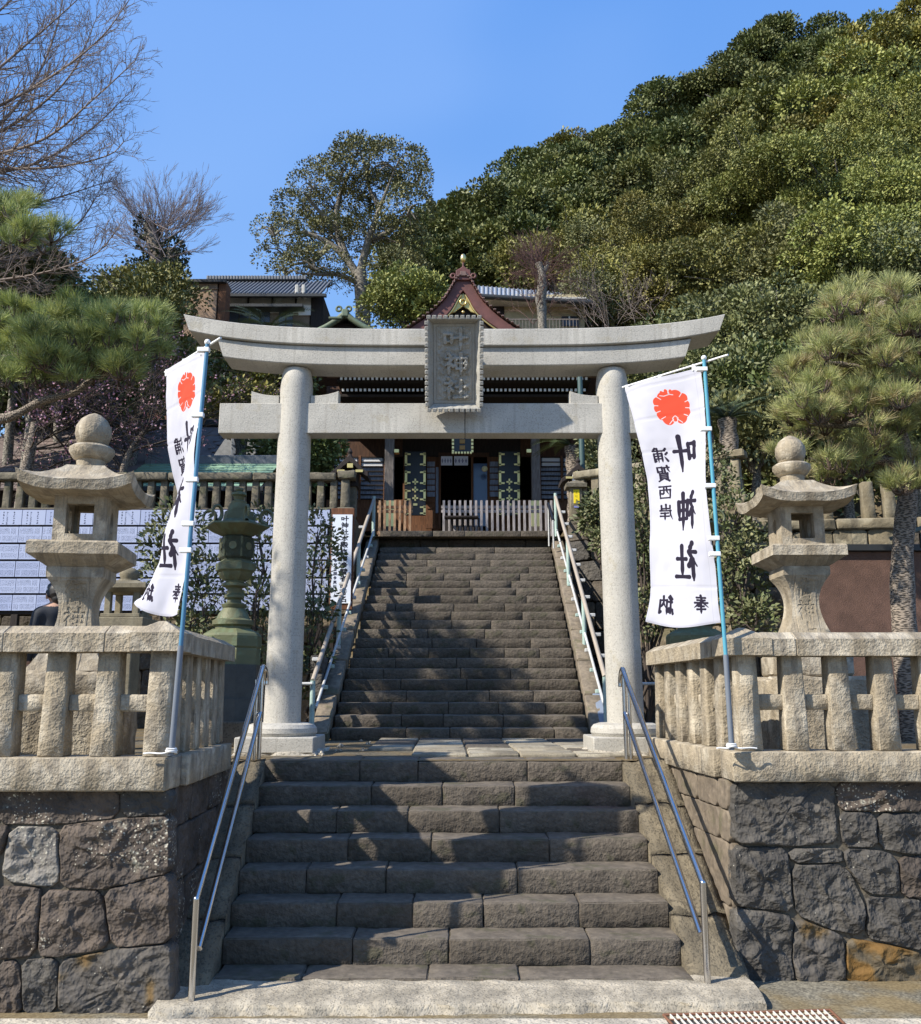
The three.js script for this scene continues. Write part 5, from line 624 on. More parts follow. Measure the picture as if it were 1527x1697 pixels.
{ // railing on the terrace above
  const D = 25, th = thing('metal_railing', 'white metal railing along the brick terrace edge beside the ivy trunk', 'railing'), a = Xp(160, 470, D), b = Xp(246, 470, D); for (let i = 0; i < 22; i++) part('bar', cyl(V(lerp(a, b, i / 21), Yp(488, D), -D), V(lerp(a, b, i / 21), Yp(458, D), -D), .014, .014, 6), M.whitePipe, th); part('top_bar', cyl(V(a, Yp(457, D), -D), V(b, Yp(460, D), -D), .025, .025, 8), M.whitePipe, th); part('bottom_bar', bxp(155, 248, 486, 491, D, .1, .005), M.greyPipe, th); const w = thing('brick_wall', 'reddish brick terrace wall under the white railing', 'wall'); wallTo(150, 300, 492, D, .4, M.brick, w, 'brickwork');
}
{ // white weatherboard house low down
  const D = 23, th = thing('veranda_house', 'grey weatherboard house with white veranda posts under the gate lintel', 'house'); wallTo(340, 480, 585, D + 1.2, 3, mat({ map: T.speck, T: .6, color: lin(.3, .31, .32) }), th); for (let i = 0; i < 9; i++) part('board', bxp(345, 440, 607 + i * 4, 610 + i * 4, D + 1.14, .05, .004), M.slat, th); for (const x of [371, 411]) part('veranda_post', bxp(x, x + 4, 604, 642, D, .08, .006), M.white, th); for (let i = 0; i < 5; i++) part('veranda_rail', cyl(V(Xp(338, 620, D), Yp(622 + i * 6, D), -D), V(Xp(371, 620, D), Yp(613 + i * 6, D), -D), .016, .016, 6), M.whitePipe, th); for (const [a, b] of [[352, 366], [417, 432], [394, 404]]) { const w = part('window', bxp(a, b, 582, 606, D + 1.1, .05, .004), M.glass, th); part('window_frame', bxp(b - 2, b, 582, 606, D + 1.05, .05, .003), M.white, w); } part('porch_roof', bxp(421, 444, 635, 640, D - .2, .8, .01), M.brick, th); part('floor', bxp(335, 440, 641, 646, D - .1, 1.3, .01), M.greyPipe, th); for (const x of [345, 390, 430]) { const q = Xp(x, 645, D); part('pier', bx2(q - .1, q + .1, hillY(q, D) - .3, Yp(645, D), -D - .5, -D - .3, .01), M.greyPipe, th); }
}
{ // cream house right of the gable
  const D = 27, th = thing('cream_house', 'cream plastered house with dark tiled eaves behind the gable', 'house'); wallTo(796, 968, 488, D, 4, M.cream, th); part('shutter', bxp(812, 836, 496, 528, D - .05, .06, .004), M.woodDark, th); const w = part('window', bxp(931, 958, 524, 540, D - .05, .06, .004), M.glass, th); part('window_frame', bxp(943, 945, 524, 540, D - .08, .04, .003), M.white, w); part('downpipe', bxp(958, 960, 490, 545, D - .06, .05, .003), M.woodGrey, th); for (let i = 0; i < 22; i++) part('balcony_bar', bxp(838 + i * 5.6, 839 + i * 5.6, 530, 560, D - .5, .02, 0), M.woodGrey, th); part('balcony_rail', bxp(836, 960, 528, 530, D - .5, .04, .003), M.woodGrey, th);
  const r = part('roof', uvb(gridGeo(2, 2, (u, v) => { const a = P(792, 489, D - .6), b = P(982, 500, D - .6), c = P(792, 474, D + 1.6), d = P(980, 489, D + 1.6); const p = a.clone().lerp(b, u).lerp(c.clone().lerp(d, u), v); return [p.x, p.y, p.z]; })), M.tileLight ??= mat({ map: T.speck, T: .5, color: lin(.5, .52, .55), roughness: .35 }), th); part('eave', (() => { const a = P(792, 491, D - .6), b = P(982, 502, D - .6); return cyl(a, b, .09, .09, 8); })(), M.darkTrim, r); for (let i = 0; i < 26; i++) { const a = P(794 + i * 7.2, 489 + i * .42, D - .62), b = P(794 + i * 7.2, 474 + i * .58, D + 1.55); part('tile_course', cyl(a, b, .035, .035, 6), M.tile, r); }
  part('soffit', (() => { const a = P(796, 493, D - .3), b = P(970, 503, D - .3); return box(b.x - a.x, .06, .6, (a.x + b.x) / 2, (a.y + b.y) / 2 - .05, a.z, .01); })(), M.plaster, th);
}
{ // small shrine roof with green ridge
  const D = 25, th = thing('side_shrine', 'small side shrine with weathered green copper ridge', 'shrine'), x = Xp(572, 530, D); wallTo(548, 598, 536, D, 2, M.woodDark, th); for (const s of [-1, 1]) { const pts = [[572, 519], [572 + s * 14, 531], [572 + s * 30, 541], [572 + s * 44, 548]].map(([a, b]) => P(a, b, D - .3)); part('roof_edge', tube(pts, .09, 8, 14), (M.oldCopper ??= mat({ map: T.patina, T: .8, color: lin(.55, .62, .58), roughness: .6 })), th); part('roof_slope', uvb(gridGeo(2, 8, (u, v) => { const k = v * 3, i = Math.min(2, Math.floor(k)), p = pts[i].clone().lerp(pts[i + 1], k - i); return [p.x, p.y + .04, p.z - u * 3]; })), M.tile, th); part('crest_scroll', mv(new THREE.TorusGeometry(.07, .035, 8, 14), x + s * .14, Yp(519, D), -D + .3), (M.oldCopper ??= mat({ map: T.patina, T: .8, color: lin(.55, .62, .58), roughness: .6 })), th); } part('ridge_crest', bxp(566, 578, 511, 524, D - .4, .25, .04), (M.oldCopper ??= mat({ map: T.patina, T: .8, color: lin(.55, .62, .58), roughness: .6 })), th); part('ridge_pole', bxp(545, 567, 524, 528, D - .6, .1, .02), (M.oldCopper ??= mat({ map: T.patina, T: .8, color: lin(.55, .62, .58), roughness: .6 })), th);
}
{ // shingled roof and green metal roof beyond the terrace fence
  const th = thing('shingled_building', 'low building with dark brown shingled roof behind the plum tree', 'building'), D0 = 16, D1 = 18.8, x0 = Xp(-60, 760, 17), x1 = Xp(345, 760, 17), y0 = Yp(812, D0), y1 = Yp(706, D1), R = rng(12); part('wall', bx2(x0, x1, YC, y0 + .3, -20, -D0 - .4, .01), M.woodDark, th); const rf = part('roof', uvb(gridGeo(1, 1, (u, v) => [lerp(x0, x1, u), lerp(y0, y1, v), -lerp(D0, D1, v)])), M.shingle, th), L = Math.hypot(y1 - y0, D1 - D0), ang = Math.atan2(y1 - y0, D1 - D0), sg = [0, 1, 2].map((i) => mat({ map: T.speck, T: .6 + i * .1, color: lin(.16 + i * .02, .125 + i * .012, .11 + i * .01) })), gg = box(.128, .014, .19, 0, 0, 0, .004);
  const nr = 17, nc = Math.floor((x1 - x0) / .135); let made = 0; for (let r = 0; r < nr && made < 300; r++) for (let c = 0; c < nc && made < 300; c++) { const x = x0 + (c + .5 + (r % 2 ? .5 : 0)) * .135; if (x > x1 || x < Xp(-5, 760, 17) || (x > Xp(118, 760, 17) && x < Xp(330, 760, 17) && r > 1)) continue; const t = (r + .5) / nr, m = part('shingle', gg, sg[Math.floor(R() * 3)], rf); m.position.set(x, lerp(y0, y1, t) + .02, -lerp(D0, D1, t)); m.rotation.x = ang - .03; made++; } part('ridge', box(x1 - x0, .14, .2, (x0 + x1) / 2, y1 + .05, -D1, .02), M.darkTrim, th);
  const g = thing('green_roofed_building', 'low building with pale green metal roof behind the dark terrace fence', 'building'), a0 = Xp(203, 785, 15.9), a1 = Xp(442, 785, 15.9), b0 = Yp(806, 15.5), b1 = Yp(768, 17); part('wall', bx2(a0 + .2, a1 - .2, YC, b0 + .1, -17.4, -15.9, .01), M.woodDark, g); const gr = part('roof', uvb(gridGeo(1, 1, (u, v) => [lerp(a0, a1, u), lerp(b0, b1, v), -lerp(15.5, 17, v)])), M.copper, g); for (let i = 0; i < 9; i++) { const t = i / 9; part('roof_seam', box(a1 - a0, .012, .02, (a0 + a1) / 2, lerp(b0, b1, t) + .006, -lerp(15.5, 17, t), 0), M.copper, gr); } part('ridge', box(a1 - a0, .18, .25, (a0 + a1) / 2, b1 + .07, -17.1, .02), M.tile, g); part('fascia', box(a1 - a0 + .1, .09, .05, (a0 + a1) / 2, b0 - .05, -15.48, .01), M.darkTrim, g);
}
{ // brown stucco shed with dark flashing, green gutter
  const D = 11.6, th = thing('stucco_building', 'plain brown stucco wall of a low shed with dark flat roof edge', 'building'), a = Xp(1352, 980, D), b = Xp(1680, 980, D), t = Yp(914, D); part('wall', bx2(a, b, Y0, t, -D - 1.1, -D, .01), M.stucco, th); part('roof_edge', bx2(a - .05, b, t, t + .085, -D - 1.15, -D + .07, .008), M.darkTrim, th); const q = P(1512, 884, D - .3); const g = box(.42, .05, .3, q.x, q.y, q.z, .008); g.translate(-q.x, -q.y, -q.z); g.rotateZ(.33); part('awning', mv(g, q.x - .02, q.y + .02, q.z), plain(lin(.1, .14, .14)), th); part('awning_post', cyl(V(q.x + .1, t, q.z), V(q.x + .1, q.y, q.z), .02, .02, 8), M.darkTrim, th);
}
{ // drain grating in the street
  const th = thing('drain_grating', 'rusty white steel drain grating set in the street by the wall', 'grating'), y = .022, pts = [[1100, 1682], [1376, 1674], [1400, 1697], [1122, 1706]].map(([x, py]) => { const d = P(x, py, 1), k = (y - EYE) / (d.y - EYE); return V(d.x * k, y, d.z * k); }), rust = mat({ map: T.speck, T: .2, color: lin(.2, .09, .05) }), lp = (u, v) => pts[0].clone().lerp(pts[1], u).lerp(pts[3].clone().lerp(pts[2], u), v); part('frame', join([cyl(pts[0], pts[1], .008, .008, 6), cyl(pts[0], pts[3], .008, .008, 6), cyl(pts[1], pts[2], .008, .008, 6)]), rust, th); for (let i = 1; i < 26; i++) part('bar', (() => { const a = lp(i / 26, 0), b = lp(i / 26, 1.6), g = box(.008, .02, a.distanceTo(b), 0, 0, 0, .002); return mv(g.rotateY(Math.atan2(b.x - a.x, b.z - a.z)), (a.x + b.x) / 2, y - .004, (a.z + b.z) / 2); })(), plain(lin(.6, .58, .52)), th); for (const v of [.35, .75]) part('cross_bar', cyl(lp(0, v), lp(1, v), .005, .005, 6), rust, th); part('pit', bx2(pts[0].x, pts[1].x, .016, .018, -5.42, -5.02, 0), M.darkTrim, th);
}
// ------------------------------------------------------------------ vegetation
function leafClump(n, R, len, wid, seed, open = .55) { // leaves on short twigs, spread over a dome that opens along +y
  const r = rng(seed), pos = [], idx = []; for (let i = 0; i < n; i++) { const a = r() * 6.283, c = lerp(1, -.35, Math.pow(r(), .8)), s = Math.sqrt(Math.max(0, 1 - c * c)), k = R * (.45 + .55 * Math.cbrt(r())), o = V(Math.cos(a) * s * k, c * k * .8, Math.sin(a) * s * k), d = o.clone().normalize().add(V(r() - .5, r() - .3, r() - .5).multiplyScalar(1.3)).normalize(), side = d.clone().cross(V(r() - .5, r() * open + .2, r() - .5)).normalize(), l = len * (.7 + .6 * r()), w = wid * (.7 + .6 * r()), nn = side.clone().cross(d), b = pos.length / 3, q = (v) => pos.push(v.x, v.y, v.z); q(o); q(o.clone().addScaledVector(d, l * .5).addScaledVector(side, w).addScaledVector(nn, .12 * l)); q(o.clone().addScaledVector(d, l)); q(o.clone().addScaledVector(d, l * .5).addScaledVector(side, -w).addScaledVector(nn, .12 * l)); idx.push(b, b + 1, b + 2, b, b + 2, b + 3); }
  const g = new THREE.BufferGeometry(); g.setAttribute('position', new THREE.Float32BufferAttribute(pos, 3)); g.setIndex(idx); g.computeVertexNormals(); return g;
}
function needleTuft(n, L, w, seed) { const r = rng(seed), pos = [], idx = []; for (let i = 0; i < n; i++) { const a = r() * 6.283, t = .25 + .75 * r(), d = V(Math.cos(a) * t, .55 + r() * .7, Math.sin(a) * t).normalize(), o = V((r() - .5) * .03, r() * .06, (r() - .5) * .03), s = d.clone().cross(V(r() - .5, r() - .5, r() - .5)).normalize().multiplyScalar(w), l = L * (.75 + .4 * r()), b = pos.length / 3, q = (v) => pos.push(v.x, v.y, v.z); q(o.clone().add(s)); q(o.clone().sub(s)); q(o.clone().addScaledVector(d, l * .6).addScaledVector(s, .8).add(V(0, -.004, 0))); q(o.clone().addScaledVector(d, l)); idx.push(b, b + 1, b + 2, b + 1, b + 3, b + 2); } const g = new THREE.BufferGeometry(); g.setAttribute('position', new THREE.Float32BufferAttribute(pos, 3)); g.setIndex(idx); g.computeVertexNormals(); return g; }
const leafMat = new THREE.MeshPhysicalMaterial({ color: 0xffffff, roughness: .62, side: THREE.DoubleSide }), needleMat = new THREE.MeshPhysicalMaterial({ color: 0xffffff, roughness: .9, transmission: .35, thickness: 0, side: THREE.DoubleSide });
M.bark = mat({ map: T.bark, bump: T.bark, T: .35, bs: .012, color: lin(.34, .28, .22) }); M.barkGrey = mat({ map: T.bark, bump: T.bark, T: .5, bs: .006, color: lin(.3, .27, .22) }); M.twig = plain(lin(.2, .16, .14)); M.twigDark = plain(lin(.06, .045, .035)); M.twigRed = plain(lin(.14, .075, .06));
const CL = { far: leafClump(70, .5, .15, .05, 3), mid: leafClump(64, .36, .095, .03, 5), near: leafClump(20, .16, .068, .017, 7, .8), glossy: leafClump(14, .13, .075, .022, 9, .8), ivy: leafClump(40, .26, .085, .036, 11), tuft: needleTuft(34, .15, .0027, 3), tuft2: needleTuft(34, .15, .0034, 6), petal: leafClump(5, .05, .03, .014, 4) };
const up = V(0, 1, 0), _q = new THREE.Quaternion(), _q2 = new THREE.Quaternion(), _m = new THREE.Matrix4(), _c = new THREE.Color();
function scatter(name, parent, geo, mt, list, tones, seed, tint = [1, 1, 1]) { // list of {p, n, s}; a tone is drawn for each
  const r = rng(seed), im = new THREE.InstancedMesh(geo, mt, list.length); im.name = name; im.castShadow = im.receiveShadow = true; im.userData.kind = 'stuff';
  list.forEach((o, i) => { _q.setFromUnitVectors(up, o.n); _q2.setFromAxisAngle(up, r() * 6.283); _m.compose(o.p, _q.clone().multiply(_q2), V(o.s, o.s, o.s)); im.setMatrixAt(i, _m); const a = tones[Math.floor(r() * tones.length)], k = .75 + .5 * r(); im.setColorAt(i, _c.setRGB(a[0] * k * tint[0], a[1] * k * tint[1], a[2] * k * tint[2])); });
  parent.add(im); return im;
}
const TONE = [
  [[.1, .12, .03], [.122, .14, .036], [.082, .102, .027], [.15, .162, .048]],            // dark evergreen
  [[.155, .152, .034], [.19, .18, .04], [.125, .126, .03], [.21, .19, .048]],            // olive
  [[.195, .205, .044], [.235, .235, .05], [.155, .17, .038], [.27, .26, .064]],          // yellow green
  [[.145, .155, .054], [.175, .182, .064], [.115, .126, .044], [.215, .222, .092]],      // grey green
];
const inBall = (r) => { const a = r() * 6.283, c = r() * 2 - 1, s = Math.sqrt(1 - c * c); return V(Math.cos(a) * s, c, Math.sin(a) * s); };
function lobes(list, perArea, r, low = -.45) { // clumps over lobe surfaces
  const out = []; for (const { c, rx, ry, rz } of list) { const n = Math.max(6, Math.round(perArea * (rx * rz + rx * ry + ry * rz) / 3)); for (let i = 0; i < n; i++) { const d = inBall(r); if (d.y < low) continue; const k = .72 + .3 * r(); out.push({ p: V(c.x + d.x * rx * k, c.y + d.y * ry * k, c.z + d.z * rz * k), n: V(d.x / rx, d.y / ry, d.z / rz).normalize().add(V(0, .35, 0)).normalize(), s: .75 + .55 * r() }); } } return out;
}
let treeNo = 0;
function hillTree(px, py, D, rpx, hpx, tone, label, group, geo = CL.far, dens = 40, k = 1) {
  const r = rng(900 + treeNo++), c = P(px, py, D), m = MP(D, py), rx = rpx * m, ry = hpx * m, th = thing(tone === 0 ? 'evergreen_tree' : 'broadleaf_tree', label, 'tree', [0, 0, 0], group), list = [], n = 34 + Math.floor(r() * 10);
  const sx = .85 + .5 * r(), lean = (r() - .5) * .5; for (let i = 0; i < n; i++) { const d = inBall(r); d.y = d.y * .85 + .12; const q = .13 + .17 * r() * r() + .06 * r(), k2 = .35 + .72 * Math.sqrt(r()); list.push({ c: V(c.x + (d.x * sx + d.y * lean) * rx * k2, c.y + d.y * ry * k2 * (.9 + .35 * r()), c.z + d.z * rx * .8 * k2), rx: rx * q * 1.25, ry: ry * q, rz: rx * q * 1.25 }); } list.push({ c: c.clone().add(V(0, -ry * .1, 0)), rx: rx * .5 * sx, ry: ry * .42, rz: rx * .42 });
  scatter('crown', th, geo, leafMat, lobes(list, dens, r).map((o) => (o.s *= k, o)), TONE[tone], treeNo, (() => { const w = .78 + .4 * r(), h = (r() - .5) * .18; return [w * (1 + h), w, w * (1 - h * .5)]; })());
  const gy = Math.min(hillY(c.x, D) - .3, c.y - ry * .5), b = V(c.x + (r() - .5) * .6, gy, c.z), tr = [tube([b, V(c.x, lerp(gy, c.y, .6), c.z), c], (t) => lerp(.2, .08, t) * Math.max(.6, rx / 3), 7)]; for (let i = 0; i < (tone ? 12 : 6); i++) { const l = list[i].c, e = c.clone().lerp(l, i % 3 ? 1.0 : 1.32); tr.push(tube([c.clone().lerp(b, .35), c.clone().lerp(l, .5).add(V(0, -.2, 0)), e.add(V(0, list[i].ry * .5, 0))], (t) => lerp(.09, .02, t) * Math.max(.6, rx / 3), 5, 8)); } part('trunk', join(tr), M.barkGrey, th); return th;
}
{
  const RG = 'trees on the wooded hill', place = ['along the skyline ridge', 'on the upper wooded slope', 'half way up the wooded slope', 'low on the wooded slope', 'at the foot of the slope behind the terrace fence', 'behind the shrine gable', 'behind the cream house'], kind = ['dense dark evergreen', 'olive leaved broad crowned', 'sunlit yellow green', 'dusty grey green'];
  const F_ = `1010,300,52,72,62,0,0 1085,262,52,74,70,0,0 1155,222,52,78,74,0,0 1235,188,52,88,74,0,0 1325,142,52,88,74,0,0 1402,122,50,74,70,0,0 1495,118,47,84,84,2,0 1560,150,46,80,90,2,0
    950,345,47,62,58,0,1 1005,400,43,72,66,0,1 1062,350,43,78,72,0,1 1135,305,43,84,72,0,1 1225,275,43,88,70,1,1 1320,225,41,90,78,0,1 1425,205,39,104,90,2,1 1520,245,36,84,92,2,1 1390,275,38,90,70,1,1
    1085,425,35,82,70,1,2 1180,375,35,92,80,1,2 1285,335,33,92,86,2,2 1400,335,31,104,92,2,2 1505,375,29,92,92,2,2 1020,480,33,66,52,1,2 1010,450,36,60,60,3,2
    1065,520,29,74,58,1,3 1150,485,28,78,64,1,3 1235,450,27,88,76,1,3 1325,455,26,88,82,3,3 1425,455,25,94,82,2,3 1520,470,24,84,84,3,3
    1120,590,22,64,52,3,4 1210,560,21,84,64,3,4 1290,560,20,74,74,3,4 1195,650,17.5,76,46,3,4 1290,660,17,70,60,0,4 1400,600,20,96,84,0,4 1505,620,19,84,84,0,4 1080,660,18,50,50,0,4 1400,740,16,90,60,0,4 1250,720,15.6,80,40,3,4 1510,740,16,80,60,0,4
    735,400,45,54,54,0,5 800,392,45,54,50,0,5 865,345,49,56,48,0,5 690,470,41,52,60,0,5 815,450,41,62,48,0,5 745,470,42,60,50,0,5
    890,385,43,72,60,0,6 930,310,50,64,46,0,6 905,450,38,60,44,1,6 955,430,38,58,58,1,6 870,430,41,56,46,0,6 985,520,28,46,40,3,6`;
  F_.trim().split(/\s+/).forEach((s) => { const [x, y, D, a, b, t, w] = s.split(',').map(Number); hillTree(x, y, D, a * 1.12, b * 1.12, t, kind[t] + ' tree ' + place[w], RG + ', ' + kind[t] + ' ' + w, D > 37 ? CL.far : CL.mid, D > 37 ? 46 : 76, D > 40 ? 1.15 : 1); });
  hillTree(945, 258, 50, 38, 22, 1, 'thin sparse tree rising above the skyline behind the cream house', RG, CL.far, 16);
  // shrubs left, above the pine
  for (const [x, y, D, a, b, t, l] of [[40, 470, 17, 80, 45, 3, 'pale leaved bush under the bare branches'], [110, 535, 18, 80, 42, 0, 'dark bush beneath the white railing'], [0, 655, 18.5, 90, 55, 0, 'dark tree hidden behind the plum trunk'], [130, 690, 19.5, 90, 50, 3, 'dim bush behind the shingled roof ridge'], [320, 640, 21.5, 60, 55, 1, 'dull bush between the banner and the veranda house'], [235, 500, 24, 60, 36, 1, 'brownish scrub against the brick terrace wall'], [60, 600, 15.6, 90, 70, 0, 'dark shady tree behind the plum blossom'], [230, 640, 17, 80, 60, 0, 'dark shady tree behind the twisted banner'], [215, 545, 20, 70, 60, 1, 'tangled dull thicket below the ivy trunk'], [400, 680, 20, 60, 28, 1, 'low green hedge under the veranda house'], [455, 628, 21, 40, 30, 2, 'leafy bush seen between lintel and pillar'], [540, 640, 23, 40, 40, 0, 'dark shrub beside the hall eaves'], [490, 760, 18, 50, 60, 0, 'dark shrub behind the gate pillar and stone fence']]) hillTree(x, y, D, a, b, t, l, 'bushes on the terraces', CL.mid, 60);
  hillTree(683, 508, 27, 50, 42, 2, 'round clipped yellow green bush left of the maroon gable'.replace('left of', 'beside'), 'bushes on the terraces', CL.mid, 190);
}
{ // undergrowth that covers the slope between the trees
  const r = rng(4242), list = []; for (let i = 0; i < 5200; i++) { const D = 19.5 + 36 * Math.pow(r(), .9), x = lerp(D < 26 ? 4 : -3, 8 + D * .62, r()), y = hillY(x, D); list.push({ p: V(x, y + .1 + .5 * r(), -D), n: V((r() - .5) * .8 - .2, 1, .5 + (r() - .5) * .6).normalize(), s: 1 + .9 * r() }); }
  const u = scatter('undergrowth', scene, CL.far, leafMat, list, [...TONE[0], ...TONE[3]], 17); tag(u, 'dense dark undergrowth covering the wooded slope', 'undergrowth');
}
{ // big spreading tree against the sky
  const D = 36, th = thing('camphor_tree', 'large spreading tree with open crown and forked pale trunk against the sky', 'tree'), r = rng(77), q = (x, y, dz = 0) => P(x, y, D + dz), m = MP(D, 350), L = [[610, 275, 62, 32], [655, 270, 46, 30], [690, 300, 26, 28], [560, 295, 50, 28], [520, 305, 34, 22], [500, 345, 46, 22], [560, 345, 60, 28], [625, 325, 56, 30], [675, 345, 40, 34], [455, 385, 36, 15], [500, 385, 52, 22], [560, 395, 54, 26], [620, 390, 50, 32], [670, 400, 40, 36], [475, 425, 44, 15], [525, 440, 52, 18], [475, 452, 26, 10], [660, 450, 44, 28], [590, 255, 36, 18], [545, 470, 36, 14]].map(([x, y, a, b]) => ({ c: q(x, y, (r() - .5) * 4), rx: a * m, ry: b * m, rz: a * m * .9 }));
  scatter('crown', th, CL.mid, leafMat, lobes(L, 58, r, -.3).map((o) => (o.s *= 1.05, o)), [[.125, .128, .042], [.155, .15, .048], [.095, .102, .036], [.18, .172, .064]], 5);
  const by = hillY(q(604, 545).x, D), br = [[[604, 545], [600, 490], [597, 455]], .42, .3], limbs = [[[597, 462], [575, 430], [548, 405], [505, 385], [470, 392]], [[575, 430], [560, 380], [562, 330], [590, 265]], [[597, 455], [610, 400], [630, 345], [655, 280]], [[610, 400], [650, 380], [680, 340]], [[600, 480], [640, 455], [672, 430]], [[560, 380], [525, 345], [505, 320]], [[548, 405], [520, 430], [480, 440]], [[630, 345], [612, 310], [610, 270]], [[597, 470], [560, 455], [530, 455], [490, 452]]], g = [tube([V(q(604, 545).x, by - .4, -D), q(602, 530), q(600, 490), q(597, 450)], (t) => lerp(.46, .28, t), 9)]; limbs.forEach((l, i) => g.push(tube(l.map(([x, y], k) => q(x, y, k ? Math.sin(i * 2.1) * k * .5 : 0)), (t) => lerp(i < 3 ? .2 : .14, .03, t), 6))); L.forEach((l, i) => { for (let k = 0; k < 5; k++) { const d = inBall(r), e = V(l.c.x + d.x * l.rx * .8, l.c.y + d.y * l.ry * .8, l.c.z + d.z * l.rz * .8), s = l.c.clone().add(V(0, -l.ry * .4, 0)); g.push(tube([s, s.clone().lerp(e, .5).add(V(0, .2, 0)), e], (t) => lerp(.05, .015, t), 4, 5)); } }); part('trunk', join(g), M.barkGrey, th);
}
// ------------------------------------------------------------------ bare trees
function grow(out, p, d, len, rad, lev, o, r) { // recursive twigs as short tapered bars
  const n = o.seg ?? 4; let a = p.clone(), dir = d.clone(); for (let i = 0; i < n; i++) { dir.add(V(r() - .5, r() - .5, r() - .5).multiplyScalar(o.wob)).add(V(0, o.lift, 0)).normalize(); const b = a.clone().addScaledVector(dir, len / n), r1 = lerp(rad, rad * .55, i / n), r2 = lerp(rad, rad * .55, (i + 1) / n); out.push([a, b, r1, r2]); if (lev > 0) { const k = i === n - 1 ? 2 : r() < o.fork ? 1 : 0; for (let j = 0; j < k; j++) { const s = dir.clone().cross(inBall(r)).normalize(); grow(out, b, dir.clone().multiplyScalar(Math.cos(o.ang)).addScaledVector(s, Math.sin(o.ang) * (.7 + .6 * r())).normalize(), len * (o.dec + .15 * r()), Math.max(o.min, r2 * .68), lev - 1, o, r); } } a = b; }
}
function twigMesh(segs, n = 3) { const pos = [], nor = [], idx = [], v = V(), s = V(), t = V(), e = V(); for (const [a, b, r1, r2] of segs) { v.subVectors(b, a).normalize(); s.set(v.y, -v.x, .3).cross(v).normalize(); t.crossVectors(v, s); const k = pos.length / 3; for (const [p, q] of [[a, r1], [b, r2]]) for (let i = 0; i < n; i++) { const w = i / n * 6.283; e.copy(s).multiplyScalar(Math.cos(w)).addScaledVector(t, Math.sin(w)); pos.push(p.x + e.x * q, p.y + e.y * q, p.z + e.z * q); nor.push(e.x, e.y, e.z); } for (let i = 0; i < n; i++) { const j = (i + 1) % n; idx.push(k + i, k + j, k + n + j, k + i, k + n + j, k + n + i); } } const g = new THREE.BufferGeometry(); g.setAttribute('position', new THREE.Float32BufferAttribute(pos, 3)); g.setAttribute('normal', new THREE.Float32BufferAttribute(nor, 3)); g.setIndex(idx); return g; }
{ // big leafless tree reaching in from the side
  const D = 15, th = thing('bare_ginkgo', 'tall leafless tree with long upswept grey branches reaching into the sky', 'tree'), r = rng(41), S = [], q = (x, y, d = 0) => P(x, y, D + d), base = q(-330, 700), root = V(base.x, YC - .3, -D);
  part('trunk', tube([root, V(root.x, 9, -D), q(-320, 250), q(-330, -120)], (t) => lerp(.42, .16, t), 10), M.barkGrey, th);
  const limbs = [[[-320, 330], [-90, 300], [60, 270], [150, 215], [218, 150]], [[-320, 300], [-90, 270], [70, 232], [160, 160], [225, 100]], [[-322, 260], [-60, 200], [80, 130], [170, 60], [214, 0]], [[-322, 220], [-60, 150], [60, 60], [150, -20]], [[-320, 350], [-60, 285], [100, 276], [185, 255], [205, 235]], [[-320, 200], [-80, 80], [30, -10], [90, -70]], [[-320, 450], [-80, 440], [60, 420], [130, 370], [172, 305]], [[-320, 480], [-60, 470], [80, 450], [160, 420], [195, 380]], [[-320, 420], [-60, 370], [50, 340], [120, 320], [180, 300]], [[-320, 150], [-120, 10], [-60, -80]], [[-322, 280], [-40, 235], [60, 180], [120, 120], [160, 30]], [[-322, 320], [-60, 250], [40, 160], [90, 60], [110, -40]]];
  limbs.forEach((l, li) => { const dz = (r() - .5) * 3, c = new THREE.CatmullRomCurve3(l.map(([x, y], i) => q(x, y, dz * i / 3))), N = 32; let pr = c.getPointAt(0); for (let i = 1; i <= N; i++) { const p = c.getPointAt(i / N), t = i / N, rad = lerp(.06, .007, t); S.push([pr, p, lerp(.06, .007, t - 1 / N), rad]); if (t > .22) { const tan = p.clone().sub(pr).normalize(); for (let j = 0; j < 3; j++) { const sd = tan.clone().cross(inBall(r)).normalize(); grow(S, p, tan.clone().multiplyScalar(.72).addScaledVector(sd, .62).normalize(), (.4 + .45 * r()) * (1.1 - .6 * t), Math.max(.006, rad * .45), 2, { wob: .28, lift: .05, fork: .5, ang: .6, dec: .5, min: .0038 }, r); } } pr = p; } });
  part('branches', twigMesh(S), M.twig, th);
}
